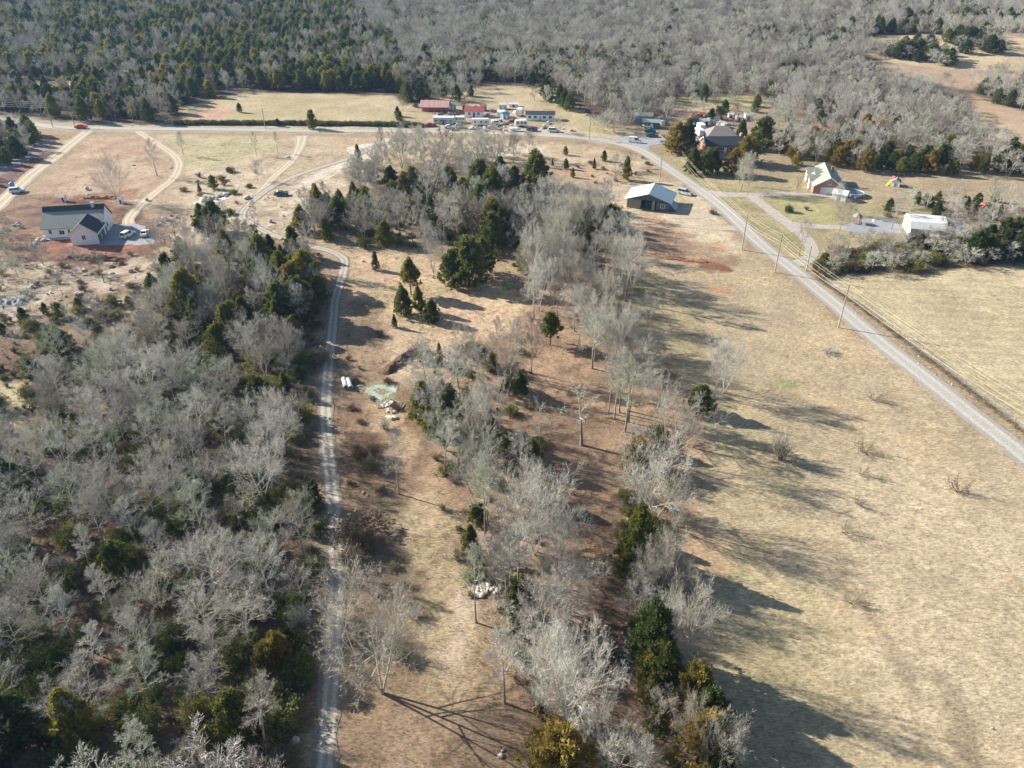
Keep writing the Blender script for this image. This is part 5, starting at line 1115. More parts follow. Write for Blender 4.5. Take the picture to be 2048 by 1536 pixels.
# grey-roofed barn house by the road
o = place('barn_house', 'barn house with a white and blue-grey metal roof, stone piers and an open bay', 'house', G(1252, 415), -19, 'houses')
wl = MB(); wl.box(.1, 13.4, 5.2, 10, -.5, 3.0); wl.prism([(.1, 2.6), (13.4, 2.6), (13.4, 3.0), (6.75, 5.0), (.1, 3.0)], 4.9, 10, 'y'); part('wall', wl, M['darkwall'], o)
wl = MB(); wl.box(.1, 4.4, .3, 5.2, -.5, 2.9); part('stone_wall', wl, M['stone'], o, label='stone-faced left front wall')
wl = MB(); wl.box(8.0, 8.9, 0, .9, -.5, 2.95); part('stone_pier', wl, M['stone'], o)
wl = MB(); wl.box(9.3, 13.3, .2, 5.2, -.5, 2.7); part('side_wall', wl, M['darkwall'], o)
wl = MB(); wl.box(4.4, 9.3, 4.6, 5.19, -.4, 2.9); part('back_wall', wl, M['slate'], o)
rf = MB(); rf.prism([(-.7, 2.75), (6.75, 5.15), (6.75, 5.3), (-.7, 2.9)], -.6, 10.6, 'y'); part('roof', rf, M['white_roof'], o, label='white left roof slope')
rf = MB(); rf.prism([(6.752, 5.15), (14.1, 2.75), (14.1, 2.9), (6.752, 5.3)], -.6, 10.6, 'y'); part('roof', rf, M['bluemetal'], o, label='blue-grey right roof slope')
gb = MB(); gb.prism([(.1, 2.9), (13.4, 2.9), (6.75, 5.05)], .35, .5, 'y'); part('gable_end', gb, M['darkwall'], o)
window(o, 11.3, .2, 1.1, 1.2, 1.0, 's'); door(o, 11.3, 5.19 + 4.8, 1, 2, 'n', M['white_wall'])
m_ = MB(); m_.box(5.2, 7.2, 1.5, 3.2, -.2, 1.5); m_.box(5.3, 7.1, 1.6, 3.1, 1.5, 2.0)
t_ = place('tarped_stack', 'blue tarped stack inside the open bay of the barn house', 'stack', G(1297, 412), -19); m2 = MB(); m2.box(-1.1, 1.1, -.8, .9, -.2, 1.2); m2.prism([(-1.1, 1.2), (1.1, 1.2), (.7, 1.75), (-.8, 1.6)], -.8, .9, 'y'); part('tarp', m2, M['tarp'], t_)
m3 = MB(); m3.box(-1.2, 1.2, -.9, 1.0, -.3, -.15); part('pallet', m3, M['wood'], t_)
t_ = place('lean_to', 'teal lean-to panel shed against the right end of the barn house', 'shed', G(1344, 424), -19)
m2 = MB(); m2.prism([(-1.3, 2.6), (1.3, .2), (1.3, .35), (-1.3, 2.75)], 0, 5.5, 'y'); part('roof', m2, M['teal'] if False else M['bluemetal'], t_)
m2 = MB(); m2.prism([(-1.2, -.3), (1.15, -.3), (1.15, .2), (-1.2, 2.4)], .2, 5.3, 'y'); part('wall', m2, M['darkwall'], t_)
# brick house with white dormer gables
o = place('brick_house', 'red brick house with a grey-green roof and white front gables', 'house', (98.8, 241.0), -12.5, 'houses')
gable(o, 0, 9.2, 0, 16.5, 2.6, 5.5, M['brick'], M['greenroof'], 'y', .4, M['white_wall'])
for y, w_, hh, fx in ((6.0, 2.6, 4.4, -.9), (8.6, 2.0, 4.9, 1.2), (11.2, 2.0, 4.9, 1.2), (14.0, 3.2, 4.5, -.9)):
    z0 = 0 if fx < 0 else 2.8
    m2 = MB(); m2.prism([(y - w_ / 2, z0), (y + w_ / 2, z0), (y + w_ / 2, hh - w_ * .45), (y, hh), (y - w_ / 2, hh - w_ * .45)], fx, 4.0 if z0 else 2.4, 'x'); d_ = part('front_gable' if not z0 else 'dormer', m2, M['white_wall'], o)
    m2 = MB()
    for s in (-1, 1):
        q = [(y, hh + .02), (y + s * (w_ / 2 + .3), hh - w_ * .45 - .24), (y + s * (w_ / 2 + .3), hh - w_ * .45 - .10), (y, hh + .16)]
        m2.prism(q, fx - .3, 4.2 if z0 else 3.4, 'x')
    part('gable_roof', m2, M['teal'] if False else M['greenroof'], d_)
    window(o, fx, y, z0 + (.9 if z0 == 0 else .35), .9, 1.1, 'w')
door(o, 4.6, 0, 4.8, 2.3, 's', M['galv'], 'garage_door'); window(o, 4.6, 0, 3.3, 1.0, .9, 's'); door(o, 0, 9.9, 1, 2.1, 'w', M['darkwall'])
for y in (2.2, 4.0): window(o, 0, y, 1.0, .9, 1.2, 'w')
m_ = MB(); m_.box(6.2, 7.0, 11, 11.8, 3.8, 6.0); part('chimney', m_, M['brick'], o)
# white shed, pool, playhouse, gazebo, swing set near the brick house
o = place('garden_shed', 'small white-roofed shed beside the round pool', 'shed', G(1676, 397), -35); gable(o, -1.6, 2.6, -1.8, 1.8, 2.0, 2.9, M['white_wall'], M['white_roof'], 'x', .3); door(o, .4, -1.8, 1, 1.8, 's', M['greyroof'])
o = place('round_pool', 'round above-ground pool with a dark blue cover and pale wall', 'pool', G(1707, 391), 0)
m2 = MB(); m2.lathe([(3.1, -.4), (3.1, 1.15), (3.22, 1.17), (3.22, 1.25), (2.9, 1.25), (2.9, 1.0)], 28); part('wall', m2, M['galv'], o)
m2 = MB(); m2.lathe([(2.88, .95), (2.88, 1.02)], 28); part('cover', m2, M['poolwater'], o)
m2 = MB(); [m2.box(3.18 * math.cos(a) - .07, 3.18 * math.cos(a) + .07, 3.18 * math.sin(a) - .07, 3.18 * math.sin(a) + .07, -.4, 1.16) for a in np.arange(0, 6.2, .5)]; part('upright', m2, M['white_wall'], o)
o = place('pool_steps', 'red wooden steps at the right side of the pool', 'steps', G(1722, 398), 0); m2 = MB(); [m2.box(-.6, .6, -.2 + .35 * k, .2 + .35 * k, -.2, .3 + .3 * k) for k in range(4)]; part('tread', m2, M['redbright'], o)
o = place('playhouse', 'little white playhouse on the lawn with a grey roof', 'playhouse', G(1790, 372), -30); gable(o, -1.3, 1.3, -1.2, 1.2, 1.7, 2.6, M['white_wall'], M['greyroof'], 'y', .2); door(o, 0, -1.2, .7, 1.3, 's', M['greyroof']); window(o, -1.3, 0, .8, .6, .6, 'w')
o = place('slide', 'yellow play slide with a red canopy left of the playhouse', 'slide', G(1781, 369), 30)
m2 = MB(); m2.prism([(-2.2, -.1), (-1.9, -.1), (.2, 1.5), (.2, 1.62), (0, 1.62), (-2.2, .05)], -.35, .35, 'y'); part('chute', m2, M['yellow'], o)
m2 = MB(); [m2.box(x, x + .09, y, y + .09, -.3, 2.2) for x in (.2, 1.2) for y in (-.45, .4)]; m2.box(.2, 1.3, -.45, .49, 1.45, 1.52); part('tower', m2, M['wood'], o)
m2 = MB(); m2.prism([(.0, 2.1), (1.5, 2.1), (.75, 2.8)], -.6, .6, 'y'); part('canopy', m2, M['redbright'], o)
o = place('gazebo', 'small grey gazebo with a pointed roof right of the pool', 'gazebo', G(1712, 446), 0)
m2 = MB(); m2.lathe([(1.5, 2.0), (1.5, 2.08), (.05, 3.2), (.02, 3.25)], 8); part('roof', m2, M['greyroof'], o)
for k in range(8): m2 = MB(); a = k * pi / 4 + .4; m2.box(1.25 * math.cos(a) - .06, 1.25 * math.cos(a) + .06, 1.25 * math.sin(a) - .06, 1.25 * math.sin(a) + .06, -.3, 2.02); part('post', m2, M['wood'], o)
m2 = MB(); m2.lathe([(1.4, -.3), (1.4, .2)], 8); part('deck', m2, M['wood'], o)
o = place('boat_hull', 'upturned white boat hull on the grass right of the gazebo', 'boat', G(1756, 442), 0); m2 = MB(); m2.add([(-1.9, 0, .1), (-1.5, -.7, 0), (1.2, -.75, 0), (1.9, 0, 0), (1.2, .75, 0), (-1.5, .7, 0), (-1.4, 0, .65), (1.2, 0, .7)], [(0, 1, 6), (1, 2, 7, 6), (2, 3, 7), (3, 4, 7), (4, 5, 6, 7), (5, 0, 6)]); part('hull', m2, M['white_roof'], o)
m2 = MB(); m2.box(-1.3, 1.1, -.04, .04, .66, .76); part('keel', m2, M['galv'], o)
o = place('gas_tank', 'white gas tank behind the brick house', 'tank', G(1643, 348), 0); m2 = MB(); m2.tube([(-1.3, 0, .9), (-1.1, 0, .9), (1.1, 0, .9), (1.3, 0, .9)], [.25, .55, .55, .25], 12); part('tank', m2, M['white_roof'], o); m2 = MB(); [m2.box(x - .1, x + .1, -.4, .4, -.2, .5) for x in (-.8, .8)]; part('cradle', m2, M['concrete'], o)
# white gambrel barn
o = place('white_barn', 'long low white barn with a rounded white roof behind the hedge', 'barn', G(1817, 473), -13, 'houses')
pf = [(0, -.5), (9, -.5), (9, 2.6), (7.7, 4.0), (4.5, 4.9), (1.3, 4.0), (0, 2.6)]
m2 = MB(); m2.prism(pf, 0, 9.2, 'x'); part('wall', m2, M['white_wall'], o)
m2 = MB(); rp_ = [(-.25, 2.4), (1.25, 4.05), (4.5, 4.97), (7.75, 4.05), (9.25, 2.4)]
for a, b_ in zip(rp_[:-1], rp_[1:]): m2.prism([a, b_, (b_[0], b_[1] + .12), (a[0], a[1] + .12)], -.3, 9.5, 'x')
part('roof', m2, M['white_roof'], o); m2 = MB(); m2.box(.0, 9.2, -.03, -.005, -.4, 2.35); part('front_panel', m2, M['galv'], o)
door(o, 0, 4.5, 3.2, 2.8, 'w', M['galv'], 'barn_door')
m2 = MB(); m2.prism([(1, -.5), (8, -.5), (8, 2.2), (6.6, 3.2), (4.5, 3.7), (2.4, 3.2), (1, 2.2)], 9.2, 14.2, 'x'); an = part('annex_wall', m2, M['white_wall'], o)
m2 = MB(); rp_ = [(.8, 2.1), (2.35, 3.25), (4.5, 3.77), (6.65, 3.25), (8.2, 2.1)]
for a, b_ in zip(rp_[:-1], rp_[1:]): m2.prism([a, b_, (b_[0], b_[1] + .1), (a[0], a[1] + .1)], 9.52, 14.5, 'x')
part('annex_roof', m2, M['galv'], an); window(o, 11.8, 1, 1, .9, .8, 's')
# yard across the road: red-roofed barn, trailers, caravans
o = place('red_barn', 'long open barn with a faded red and white striped metal roof', 'barn', G(842, 226), -3, 'yard buildings')
m2 = MB(); m2.box(.2, 12.2, 2.6, 7, -.5, 2.6); part('wall', m2, M['redbright'], o); m2 = MB(); m2.prism([(-.4, 2.5), (3.6, 4.7), (3.6, 4.85), (-.4, 2.65)], -.4, 12.8, 'x'); m2.prism([(3.6, 4.7), (7.5, 2.5), (7.5, 2.65), (3.6, 4.85)], -.4, 12.8, 'x'); part('roof', m2, M['redroof'], o)
for k in range(5): m2 = MB(); m2.box(.1 + 3 * k, .28 + 3 * k, 0, .18, -.5, 2.7); part('post', m2, M['wood'], o)
o = place('mobile_home', 'long white mobile home with a dark roof in the trailer yard', 'mobile home', G(1052, 241), -3, 'yard buildings'); gable(o, 0, 12.4, 0, 4.6, 2.6, 3.5, M['white_wall'], M['slate'], 'x', .3)
for x in (1.6, 4.0, 8.0, 10.6): window(o, x, 0, 1.0, 1.2, 1.0, 's')
door(o, 6.2, 0, .9, 2, 's', M['galv'])
o = place('trailer_home', 'grey long trailer with a pale roof in front of the red-roofed barn', 'trailer', G(867, 248), -2, 'yard buildings'); gable(o, 0, 8.8, 0, 3.2, 2.6, 3.0, M['galv'], M['white_roof'], 'x', .15)
for x in (1.2, 3.2, 5.2, 7.4): window(o, x, 0, 1.0, .9, .8, 's')
door(o, 4.2, 0, .8, 1.9, 's', M['darkwall'])
o = place('red_roof_house', 'small white house with a bright red roof behind the caravan', 'house', G(930, 234), -3, 'yard buildings'); gable(o, 0, 8.2, 0, 5, 2.5, 3.9, M['white_wall'], M['redbright'], 'x', .35)
window(o, 2, 0, 1, 1, 1, 's'); window(o, 6, 0, 1, 1, 1, 's'); door(o, 4, 0, .9, 2, 's', M['darkwall'])
def caravan(px, py, L, ang, label, h=2.7, m=None, name='caravan', cat='caravan'):
    o = place(name, label, cat, G(px, py), ang, 'caravans and trailers'); m = m or M['white_roof']
    b = MB(); b.prism([(-L / 2, .55), (L / 2, .55), (L / 2, h - .5), (L / 2 - .35, h - .05), (L / 2 - .9, h), (-L / 2 + .7, h), (-L / 2 + .2, h - .15), (-L / 2, h - .8)], -1.15, 1.15, 'y'); part('body', b, m, o)
    g = MB(); [g.box(x - .45, x + .45, -1.17, -1.155, 1.45, 2.05) for x in (-L * .28, L * .05, L * .33)]; part('window', g, M['glass'], o)
    for x in (-.5, .5):
        wq = MB(); wq.tube([(x, -1.0, .35), (x, -1.2, .35)], .36, 12); part('wheel', wq, M['tyre'], o); wq = MB(); wq.tube([(x, 1.0, .35), (x, 1.2, .35)], .36, 12); part('wheel', wq, M['tyre'], o)
    t_ = MB(); t_.box(L / 2, L / 2 + 1.0, -.06, .06, .5, .62); part('drawbar', t_, M['slate'], o); return o
caravan(961, 251, 7.6, -2, 'long white caravan in front of the red-roofed small house', 2.9)
caravan(920, 245, 4.6, -2, 'short white caravan between the grey trailer and long caravan', 2.6)
caravan(1042, 253, 5.2, 4, 'white caravan in front of the mobile home, left end', 2.7)
caravan(990, 250, 2.8, 20, 'tiny white caravan right of the long caravan', 2.1)
caravan(1040, 232, 3.4, 70, 'tall white trailer touching the left end of the mobile home', 3.4)
caravan(1398, 271, 5.5, 100, 'white box trailer behind the road-bend cedars, front one', 2.8)
caravan(1401, 261, 5.0, 95, 'white box trailer behind the road-bend cedars, rear one', 2.9)
o = place('boat', 'white covered boat on a trailer at the roadside by the mobile home', 'boat', G(1030, 262), 0)
m2 = MB(); m2.add([(-2.0, -.8, .5), (1.2, -.85, .5), (2.4, 0, .8), (1.2, .85, .5), (-2, .8, .5), (-2.1, -.95, 1.2), (1.3, -1, 1.25), (2.7, 0, 1.4), (1.3, 1, 1.25), (-2.1, .95, 1.2), (-1.9, 0, 1.5), (1.2, 0, 1.75)], [(0, 4, 3, 2, 1), (0, 1, 6, 5), (1, 2, 7, 6), (2, 3, 8, 7), (3, 4, 9, 8), (4, 0, 5, 9), (5, 6, 11, 10), (6, 7, 11), (7, 8, 11), (8, 9, 10, 11), (9, 5, 10)]); part('hull', m2, M['white_roof'], o)
for s in (-1, 1): m2 = MB(); m2.tube([(-.5, s * .7, .3), (-.5, s * .9, .3)], .3, 10); part('wheel', m2, M['tyre'], o)
# cars
def car(px, py, ang, label, colr, L=4.6, suv=False, van=False, name='car', world=None, group='vehicles'):
    o = place(name, label, 'van' if van else 'car', world or G(px, py), ang, group, .07); m = paint('paint_' + '_'.join(str(int(c * 99)) for c in colr), colr)
    h = 1.75 if suv else (2.1 if van else 1.45); b = MB(); a = L / 2
    body = [(-a, .35), (a, .35), (a, .75), (a - .15, .92), (a * .42, 1.0), (-a + .1, 1.0), (-a, .8)]
    b.prism(body, -.88, .88, 'y'); bo = b.mesh('body', m, False); ob = link('body', bo, o)
    bv = ob.modifiers.new('bevel', 'BEVEL'); bv.width = .08; bv.segments = 2
    if van: cab = [(-a + .05, .98), (a * .62, .98), (a * .38, h), (-a + .12, h)]
    elif suv: cab = [(-a + .1, .98), (a * .45, .98), (a * .12, h), (-a + .35, h)]
    else: cab = [(-a * .72, .98), (a * .40, .98), (a * .05, h), (-a * .42, h)]
    c_ = MB(); n_ = len(cab); c_.add([(x, -.80, z) if z < 1 else (x, -.66, z) for x, z in cab] + [(x, .80, z) if z < 1 else (x, .66, z) for x, z in cab], [(0, 1, 2, 3), (7, 6, 5, 4), (1, 5, 6, 2), (3, 7, 4, 0), (2, 6, 7, 3)]); gl = part('glasshouse', c_, M['glass'], o)
    r_ = MB(); x0, x1 = cab[3][0], cab[2][0]; r_.box(x0 - .05, x1 + .05, -.68, .68, h - .005, h + .05)
    for s in (-1, 1):
        for xa, xb in ((cab[0][0], x0), (cab[1][0], x1), ((cab[0][0] + cab[1][0]) / 2, (x0 + x1) / 2)):
            r_.tube([(xa, s * .81, .99), (xb, s * .67, h)], .045, 4)
    if van: r_.box(-a + .3, x1 - .8, -.79, -.74, 1.0, h - .1); r_.box(-a + .3, x1 - .8, .74, .79, 1.0, h - .1)
    part('roof', r_, m, o)
    for x in (-a * .6, a * .6):
        for s in (-1, 1):
            wq = MB(); wq.tube([(x, s * .72, .33), (x, s * .93, .33)], .33, 14); wo_ = part('wheel', wq, M['tyre'], o); rq = MB(); rq.tube([(x, s * .931, .33), (x, s * .945, .33)], .19, 10); part('rim', rq, M['galv'], wo_)
    for s in (-1, 1):
        hq = MB(); hq.box(a - .02, a + .015, s * .62 - .16, s * .62 + .16, .66, .8); part('headlight', hq, M['white_roof'], o); hq = MB(); hq.box(-a - .015, -a + .02, s * .64 - .14, s * .64 + .14, .66, .84); part('tail_light', hq, M['redbright'], o)
    return o
car(163, 257, -2, 'red pickup-length car on the far road at the side road mouth', (.60, .02, .05), 4.8)
car(1369, 389, -38, 'silver estate car parked on sandy ground between the barn house and road', (.52, .56, .56), 4.9, suv=True)
car(257, 473, 75, 'white car on the grey gravel yard nearest the farmhouse', (.82, .82, .80), 4.7, suv=True)
car(291, 470, 100, 'white car at the right end of the farmhouse gravel yard', (.80, .80, .78), 4.5)
car(36, 385, 25, 'white car by the gravel side road at the left edge', (.70, .76, .82), 4.6, suv=True)
car(1269, 285, -25, 'white van parked at the road bend', (.85, .85, .85), 5.0, van=True, name='van')
car(1304, 274, -5, 'dark blue car in front of the grey yard at the bend', (.05, .09, .12), 4.7)
car(1300, 265, -10, 'teal green car behind the dark blue one', (.02, .16, .17), 4.6)
car(1296, 256, -8, 'white car between the teal car and grey house', (.78, .80, .80), 4.4)
car(1064, 262, -2, 'dark blue car parked beside the country road', (.03, .05, .12), 4.4)
car(1108, 264, -6, 'white pickup at the roadside right of the dark blue car', (.78, .82, .85), 5.0, suv=True)
car(899, 257, -3, 'pale car parked below the grey trailer', (.70, .68, .64), 4.3)
car(921, 256, 5, 'white estate car below the short caravan', (.78, .78, .76), 4.4, suv=True)
car(985, 258, -5, 'silver car below the long caravan', (.60, .60, .60), 4.3)
car(861, 253, 12, 'dark red car at the left end of the trailer yard', (.30, .04, .05), 4.4)
car(563, 391, 10, 'dark abandoned car beside the forked dirt track', (.04, .055, .07), 4.4)
# little structures and clutter in the yards
def shedlet(px, py, w_, d_, h, ang, wm, rm, label, name='shed', cat='shed', group='yard buildings'):
    o = place(name, label, cat, G(px, py), ang, group); gable(o, -w_ / 2, w_ / 2, 0, d_, h, h * 1.35, wm, rm, 'x', .2); door(o, 0, 0, min(.9, w_ * .4), h * .8, 's', M['slate'] if wm is M['white_wall'] else M['white_wall']); return o
shedlet(906, 220, 2.6, 2.2, 2.1, 0, M['bluemetal'], M['bluemetal'], 'small blue-grey shed right of the red-roofed barn')
shedlet(928, 219, 2.0, 2.0, 2.4, 0, M['white_wall'], M['redbright'], 'narrow white shed with red trim behind the red-roofed house')
shedlet(967, 222, 3.0, 2.6, 2.2, 20, M['brick'], M['redroof'], 'rusty pink-roofed shed right of the red-roofed house')
shedlet(1013, 238, 3.2, 2.6, 2.0, 35, M['bluemetal'], M['bluemetal'], 'blue tent-like shed left of the mobile home')
shedlet(1002, 234, 3.2, 2.6, 2.0, -10, M['white_wall'], M['white_roof'], 'whitish shed left of the blue tent-like shed')
shedlet(1006, 219, 3.4, 2.4, 2.0, 0, M['galv'], M['white_roof'], 'grey open-fronted shed high in the trailer yard')
shedlet(1027, 214, 4.2, 2.0, 1.2, 0, M['white_wall'], M['white_roof'], 'low cream shed top right of the trailer yard')
o = shedlet(1286, 246, 8, 5, 2.8, -8, M['bluemetal'], M['greyroof'], 'blue-grey house with a grey roof under the trees at the bend', 'house', 'house', 'houses')
o = shedlet(1303, 257, 6.5, 4, 2.4, -14, M['darkwall'], M['greyroof'], 'low grey-roofed carport house behind the parked cars', 'house', 'house', 'houses')
o = place('blue_roof_house', 'brick house with a long dark blue roof behind the lawn cedars', 'house', G(1411, 306), 3, 'houses')
gable(o, 0, 15, 0, 8, 2.8, 5.0, M['brick'], M['slate'], 'x', .4, M['white_wall'])
for x in (2, 5.5, 9.5, 13): window(o, x, 0, 1, 1.2, 1.2, 's')
door(o, 7.5, 0, 1, 2, 's', M['white_wall']); m_ = MB(); m_.box(14, 14.8, 4.5, 5.3, 3.5, 6); part('chimney', m_, M['concrete'], o)
o = place('brown_roof_barn', 'hip barn with a broad brown-grey roof behind the blue-roofed house', 'barn', G(1416, 284), -2, 'yard buildings')
m2 = MB(); m2.box(0, 11, 0, 9, -.5, 2.4); part('wall', m2, M['darkwall'], o)
m2 = MB(); m2.add([(-.4, -.4, 2.4), (11.4, -.4, 2.4), (11.4, 9.4, 2.4), (-.4, 9.4, 2.4), (3, 4.5, 5.2), (8, 4.5, 5.2)], [(0, 3, 2, 1), (0, 1, 5, 4), (1, 2, 5), (2, 3, 4, 5), (3, 0, 4)]); M['brownroof'] = mat('brown_shingle', (.27, .235, .215), (.21, .18, .165), 2, .9); part('roof', m2, M['brownroof'], o)
for k, (px, py, w_, a) in enumerate(((1402, 252, 3.6, 10), (1413, 251, 2.6, 10), (1424, 249, 2.6, 15), (1433, 248, 2.2, 10))):
    shedlet(px, py, w_, 2.4, 1.9, a, M['white_wall'], M['white_roof'], ['leftmost and widest', 'second from left', 'third from left', 'rightmost'][k] + ' of four white sheds in a row above the brown-roofed barn', group='row of white sheds')
shedlet(1387, 253, 4.2, 3, 2.0, 5, M['teal'], M['teal'], 'dark teal shed left of the row of white sheds')
shedlet(1451, 256, 1.8, 4.5, 1.6, 35, M['concrete'], M['trim'], 'slanting cream shed right of the row of white sheds')
shedlet(1497, 240, 3.2, 2.4, 2.0, 0, M['white_wall'], M['white_roof'], 'bright white shed above the narrow green cedar')
shedlet(1478, 242, 2.4, 2.0, 1.6, 0, M['white_wall'], M['trim'], 'cream shed left of the bright white shed')
shedlet(1462, 236, 2.2, 1.8, 1.4, 0, M['white_wall'], M['white_roof'], 'smallest white shed beyond the brown-roofed barn')
shedlet(1661, 268, 4.2, 3, 1.8, 15, M['redbright'], M['redbright'], 'small dark red shed in the scrub behind the brick house')
shedlet(1683, 278, 7, 4, 2.2, 8, M['galv'], M['teal'], 'long low green-roofed house hidden in the scrub')
shedlet(1629, 266, 2, 2, 1.4, 0, M['redbright'], M['redbright'], 'tiny bright red hut in the scrub')
shedlet(127, 404, 1.3, 1.2, 1.6, 0, M['white_wall'], M['white_roof'], 'tiny white hut behind the left end of the farmhouse', 'outhouse', 'hut')
shedlet(242, 408, 1.2, 1.2, 1.5, 0, M['white_wall'], M['white_roof'], 'tiny white hut behind the right end of the farmhouse', 'outhouse', 'hut')
o = place('water_barrel', 'bright blue upright barrel tank beside the white car at the left edge', 'tank', G(26, 376), 0); m2 = MB(); m2.lathe([(.75, -.2), (.8, .2), (.8, 1.7), (.55, 1.95), (.2, 2.0)], 16); part('tank', m2, M['plastic_blue'], o); m2 = MB(); m2.lathe([(.2, 2.0), (.2, 2.12)], 10); part('lid', m2, M['white_roof'], o)
for px, py, lb in ((1309, 246, 'cream round hay bale tank by the grey houses'), (1325, 249, 'white round tank right of the grey house')):
    o = place('round_tank', lb, 'tank', G(px, py), 0, 'round tanks'); m2 = MB(); m2.lathe([(1.0, -.2), (1.1, 1.0), (.9, 1.6), (.3, 1.9)], 16); part('tank', m2, M['trim'] if px < 1320 else M['white_roof'], o); m2 = MB(); m2.lathe([(.3, 1.9), (.3, 2.0)], 10); part('lid', m2, M['galv'], o)
# orange-red baler behind the thicket
o = place('hay_baler', 'orange-red farm machine with a dark drum beside the leaning tree', 'farm machine', G(1970, 421), 0)
m2 = MB(); m2.prism([(-1.6, .3), (-.1, .3), (-.1, 2.2), (-1.2, 2.3), (-1.7, 1.4)], -1.1, 1.1, 'y'); part('body', m2, M['orange_red'], o)
m2 = MB(); m2.tube([(1.2, -1.2, 1.2), (1.2, 1.2, 1.2)], 1.1, 16); part('drum', m2, M['slate'], o)
for s in (-1, 1): m2 = MB(); m2.tube([(-.6, s * 1.15, .5), (-.6, s * 1.45, .5)], .5, 14); part('wheel', m2, M['tyre'], o)
m2 = MB(); m2.box(-3.2, -1.6, -.06, .06, .5, .62); part('drawbar', m2, M['orange_red'], o)
# blue-grey litter: culvert pipes, slabs, logs
for px, py, lb in ((690, 770, 'left one of two pale pipes beside the gravel drive'), (699.5, 771, 'right one of two pale pipes beside the gravel drive')):
    x, y = G(px, py); o = thing('culvert_pipe', lb, 'pipe', (x, y, Z(x, y)), R(108), 'culvert pipes'); m2 = MB(); k = 18
    vs = [(s * 1.75, r_ * math.cos(2 * pi * j / k), .48 + r_ * math.sin(2 * pi * j / k)) for s, r_ in ((-1, .48), (1, .48), (1, .41), (-1, .41)) for j in range(k)]
    m2.add(vs, [(i * k + j, ((i + 1) % 4) * k + j, ((i + 1) % 4) * k + (j + 1) % k, i * k + (j + 1) % k) for i in range(4) for j in range(k)]); part('pipe', m2, M['pipe'], o)
    m2 = MB(); [m2.tube([(x0, 0, .48), (x0 + .06, 0, .48)], .52, 18, False) for x0 in (-1.6, -.6, .4, 1.4)]; part('rib', m2, M['pipe'], o)
def slab(px, py, w_, d_, ang, lb, seed, m=None, name='concrete_slab', h=.22, tilt=.08, grp='broken concrete slabs'):
    r = np.random.default_rng(seed); x, y = G(px, py); k = 13; m2 = MB(); rr = np.clip(r.normal(.95, .2, k), .55, 1.3); sh_ = r.uniform(-.3, .3)
    p_ = [(w_ / 2 * q * math.cos(2 * pi * j / k + r.normal() * .12) + sh_ * math.sin(2 * pi * j / k), d_ / 2 * q * math.sin(2 * pi * j / k)) for j, q in enumerate(rr)]
    vs = [(a, b_, -.15) for a, b_ in p_] + [(a * .93, b_ * .93, h * .7 + r.normal() * .07) for a, b_ in p_] + [(a * .5 + r.normal() * .1, b_ * .5, h + r.normal() * .09) for a, b_ in p_] + [(0, 0, h * .8)]
    m2.add(vs, [(t * k + j, t * k + (j + 1) % k, (t + 1) * k + (j + 1) % k, (t + 1) * k + j) for t in (0, 1) for j in range(k)] + [(2 * k + j, 2 * k + (j + 1) % k, 3 * k) for j in range(k)])
    o = link(name, m2.mesh(name, m or M['rock'])); o.location = (x, y, Z(x, y) + .02); o.rotation_euler = (r.normal() * tilt, r.normal() * tilt, R(ang)); return tag(o, lb, 'slab', grp)
slab(768, 812, 2.6, 1.3, 30, 'pointed pale slab touching the lower edge of the icy puddle', 1); slab(779, 806, 2.2, 1.8, 70, 'blocky pale slab below the icy puddle', 2, h=.4)
slab(783, 823, 1.8, 2.4, 80, 'middle slab of the pale chain below the puddle', 3, h=.35); slab(782, 836, 1.7, 2.6, 85, 'lowest slab of the pale chain below the puddle', 4, h=.3)
slab(722, 772, 1.9, .9, -10, 'flat pale stone between the pipes and icy puddle', 5, M['pond'], 'flat_stone', .15)
for px, py, L, a, rr, lb in ((827, 825, 3.4, -40, .17, 'pale cut log lying right of the broken slabs'), (822, 820, 2.2, -60, .11, 'thin pale branch beside the cut log'), (806, 815, 2.6, 75, .1, 'crooked pale branch by the broken slabs'), (815, 712, 3.0, 35, .12, 'pale branch lying on the dark soil ridge'), (980, 1283, 1.8, -35, .08, 'fallen pale branch on the grass by the dead sapling'), (1115, 1325, 6.0, -12, .13, 'long fallen dark branch above the big white-barked tree'), (1158, 1295, 1.4, 60, .2, 'pale tree stump beside the long fallen branch')):
    x, y = G(px, py); o = link('log', (lambda q: (q.tube([(-L / 2, 0, rr), (-L * .1, .08, rr * 1.1), (L * .2, -.05, rr), (L / 2, .1, rr * .8)], [rr, rr, rr * .8, rr * .5], 7), q.tube([(L * .1, 0, rr), (L * .3, L * .15, rr * 2)], [rr * .5, rr * .2], 5), q)[2])(MB()).mesh('log', M['bark_pale'] if 'dark' not in lb or 'soil' in lb else M['bark'], True)); o.location = (x, y, Z(x, y)); o.rotation_euler = (0, 0, R(a)); tag(o, lb, 'log', 'fallen logs and branches')
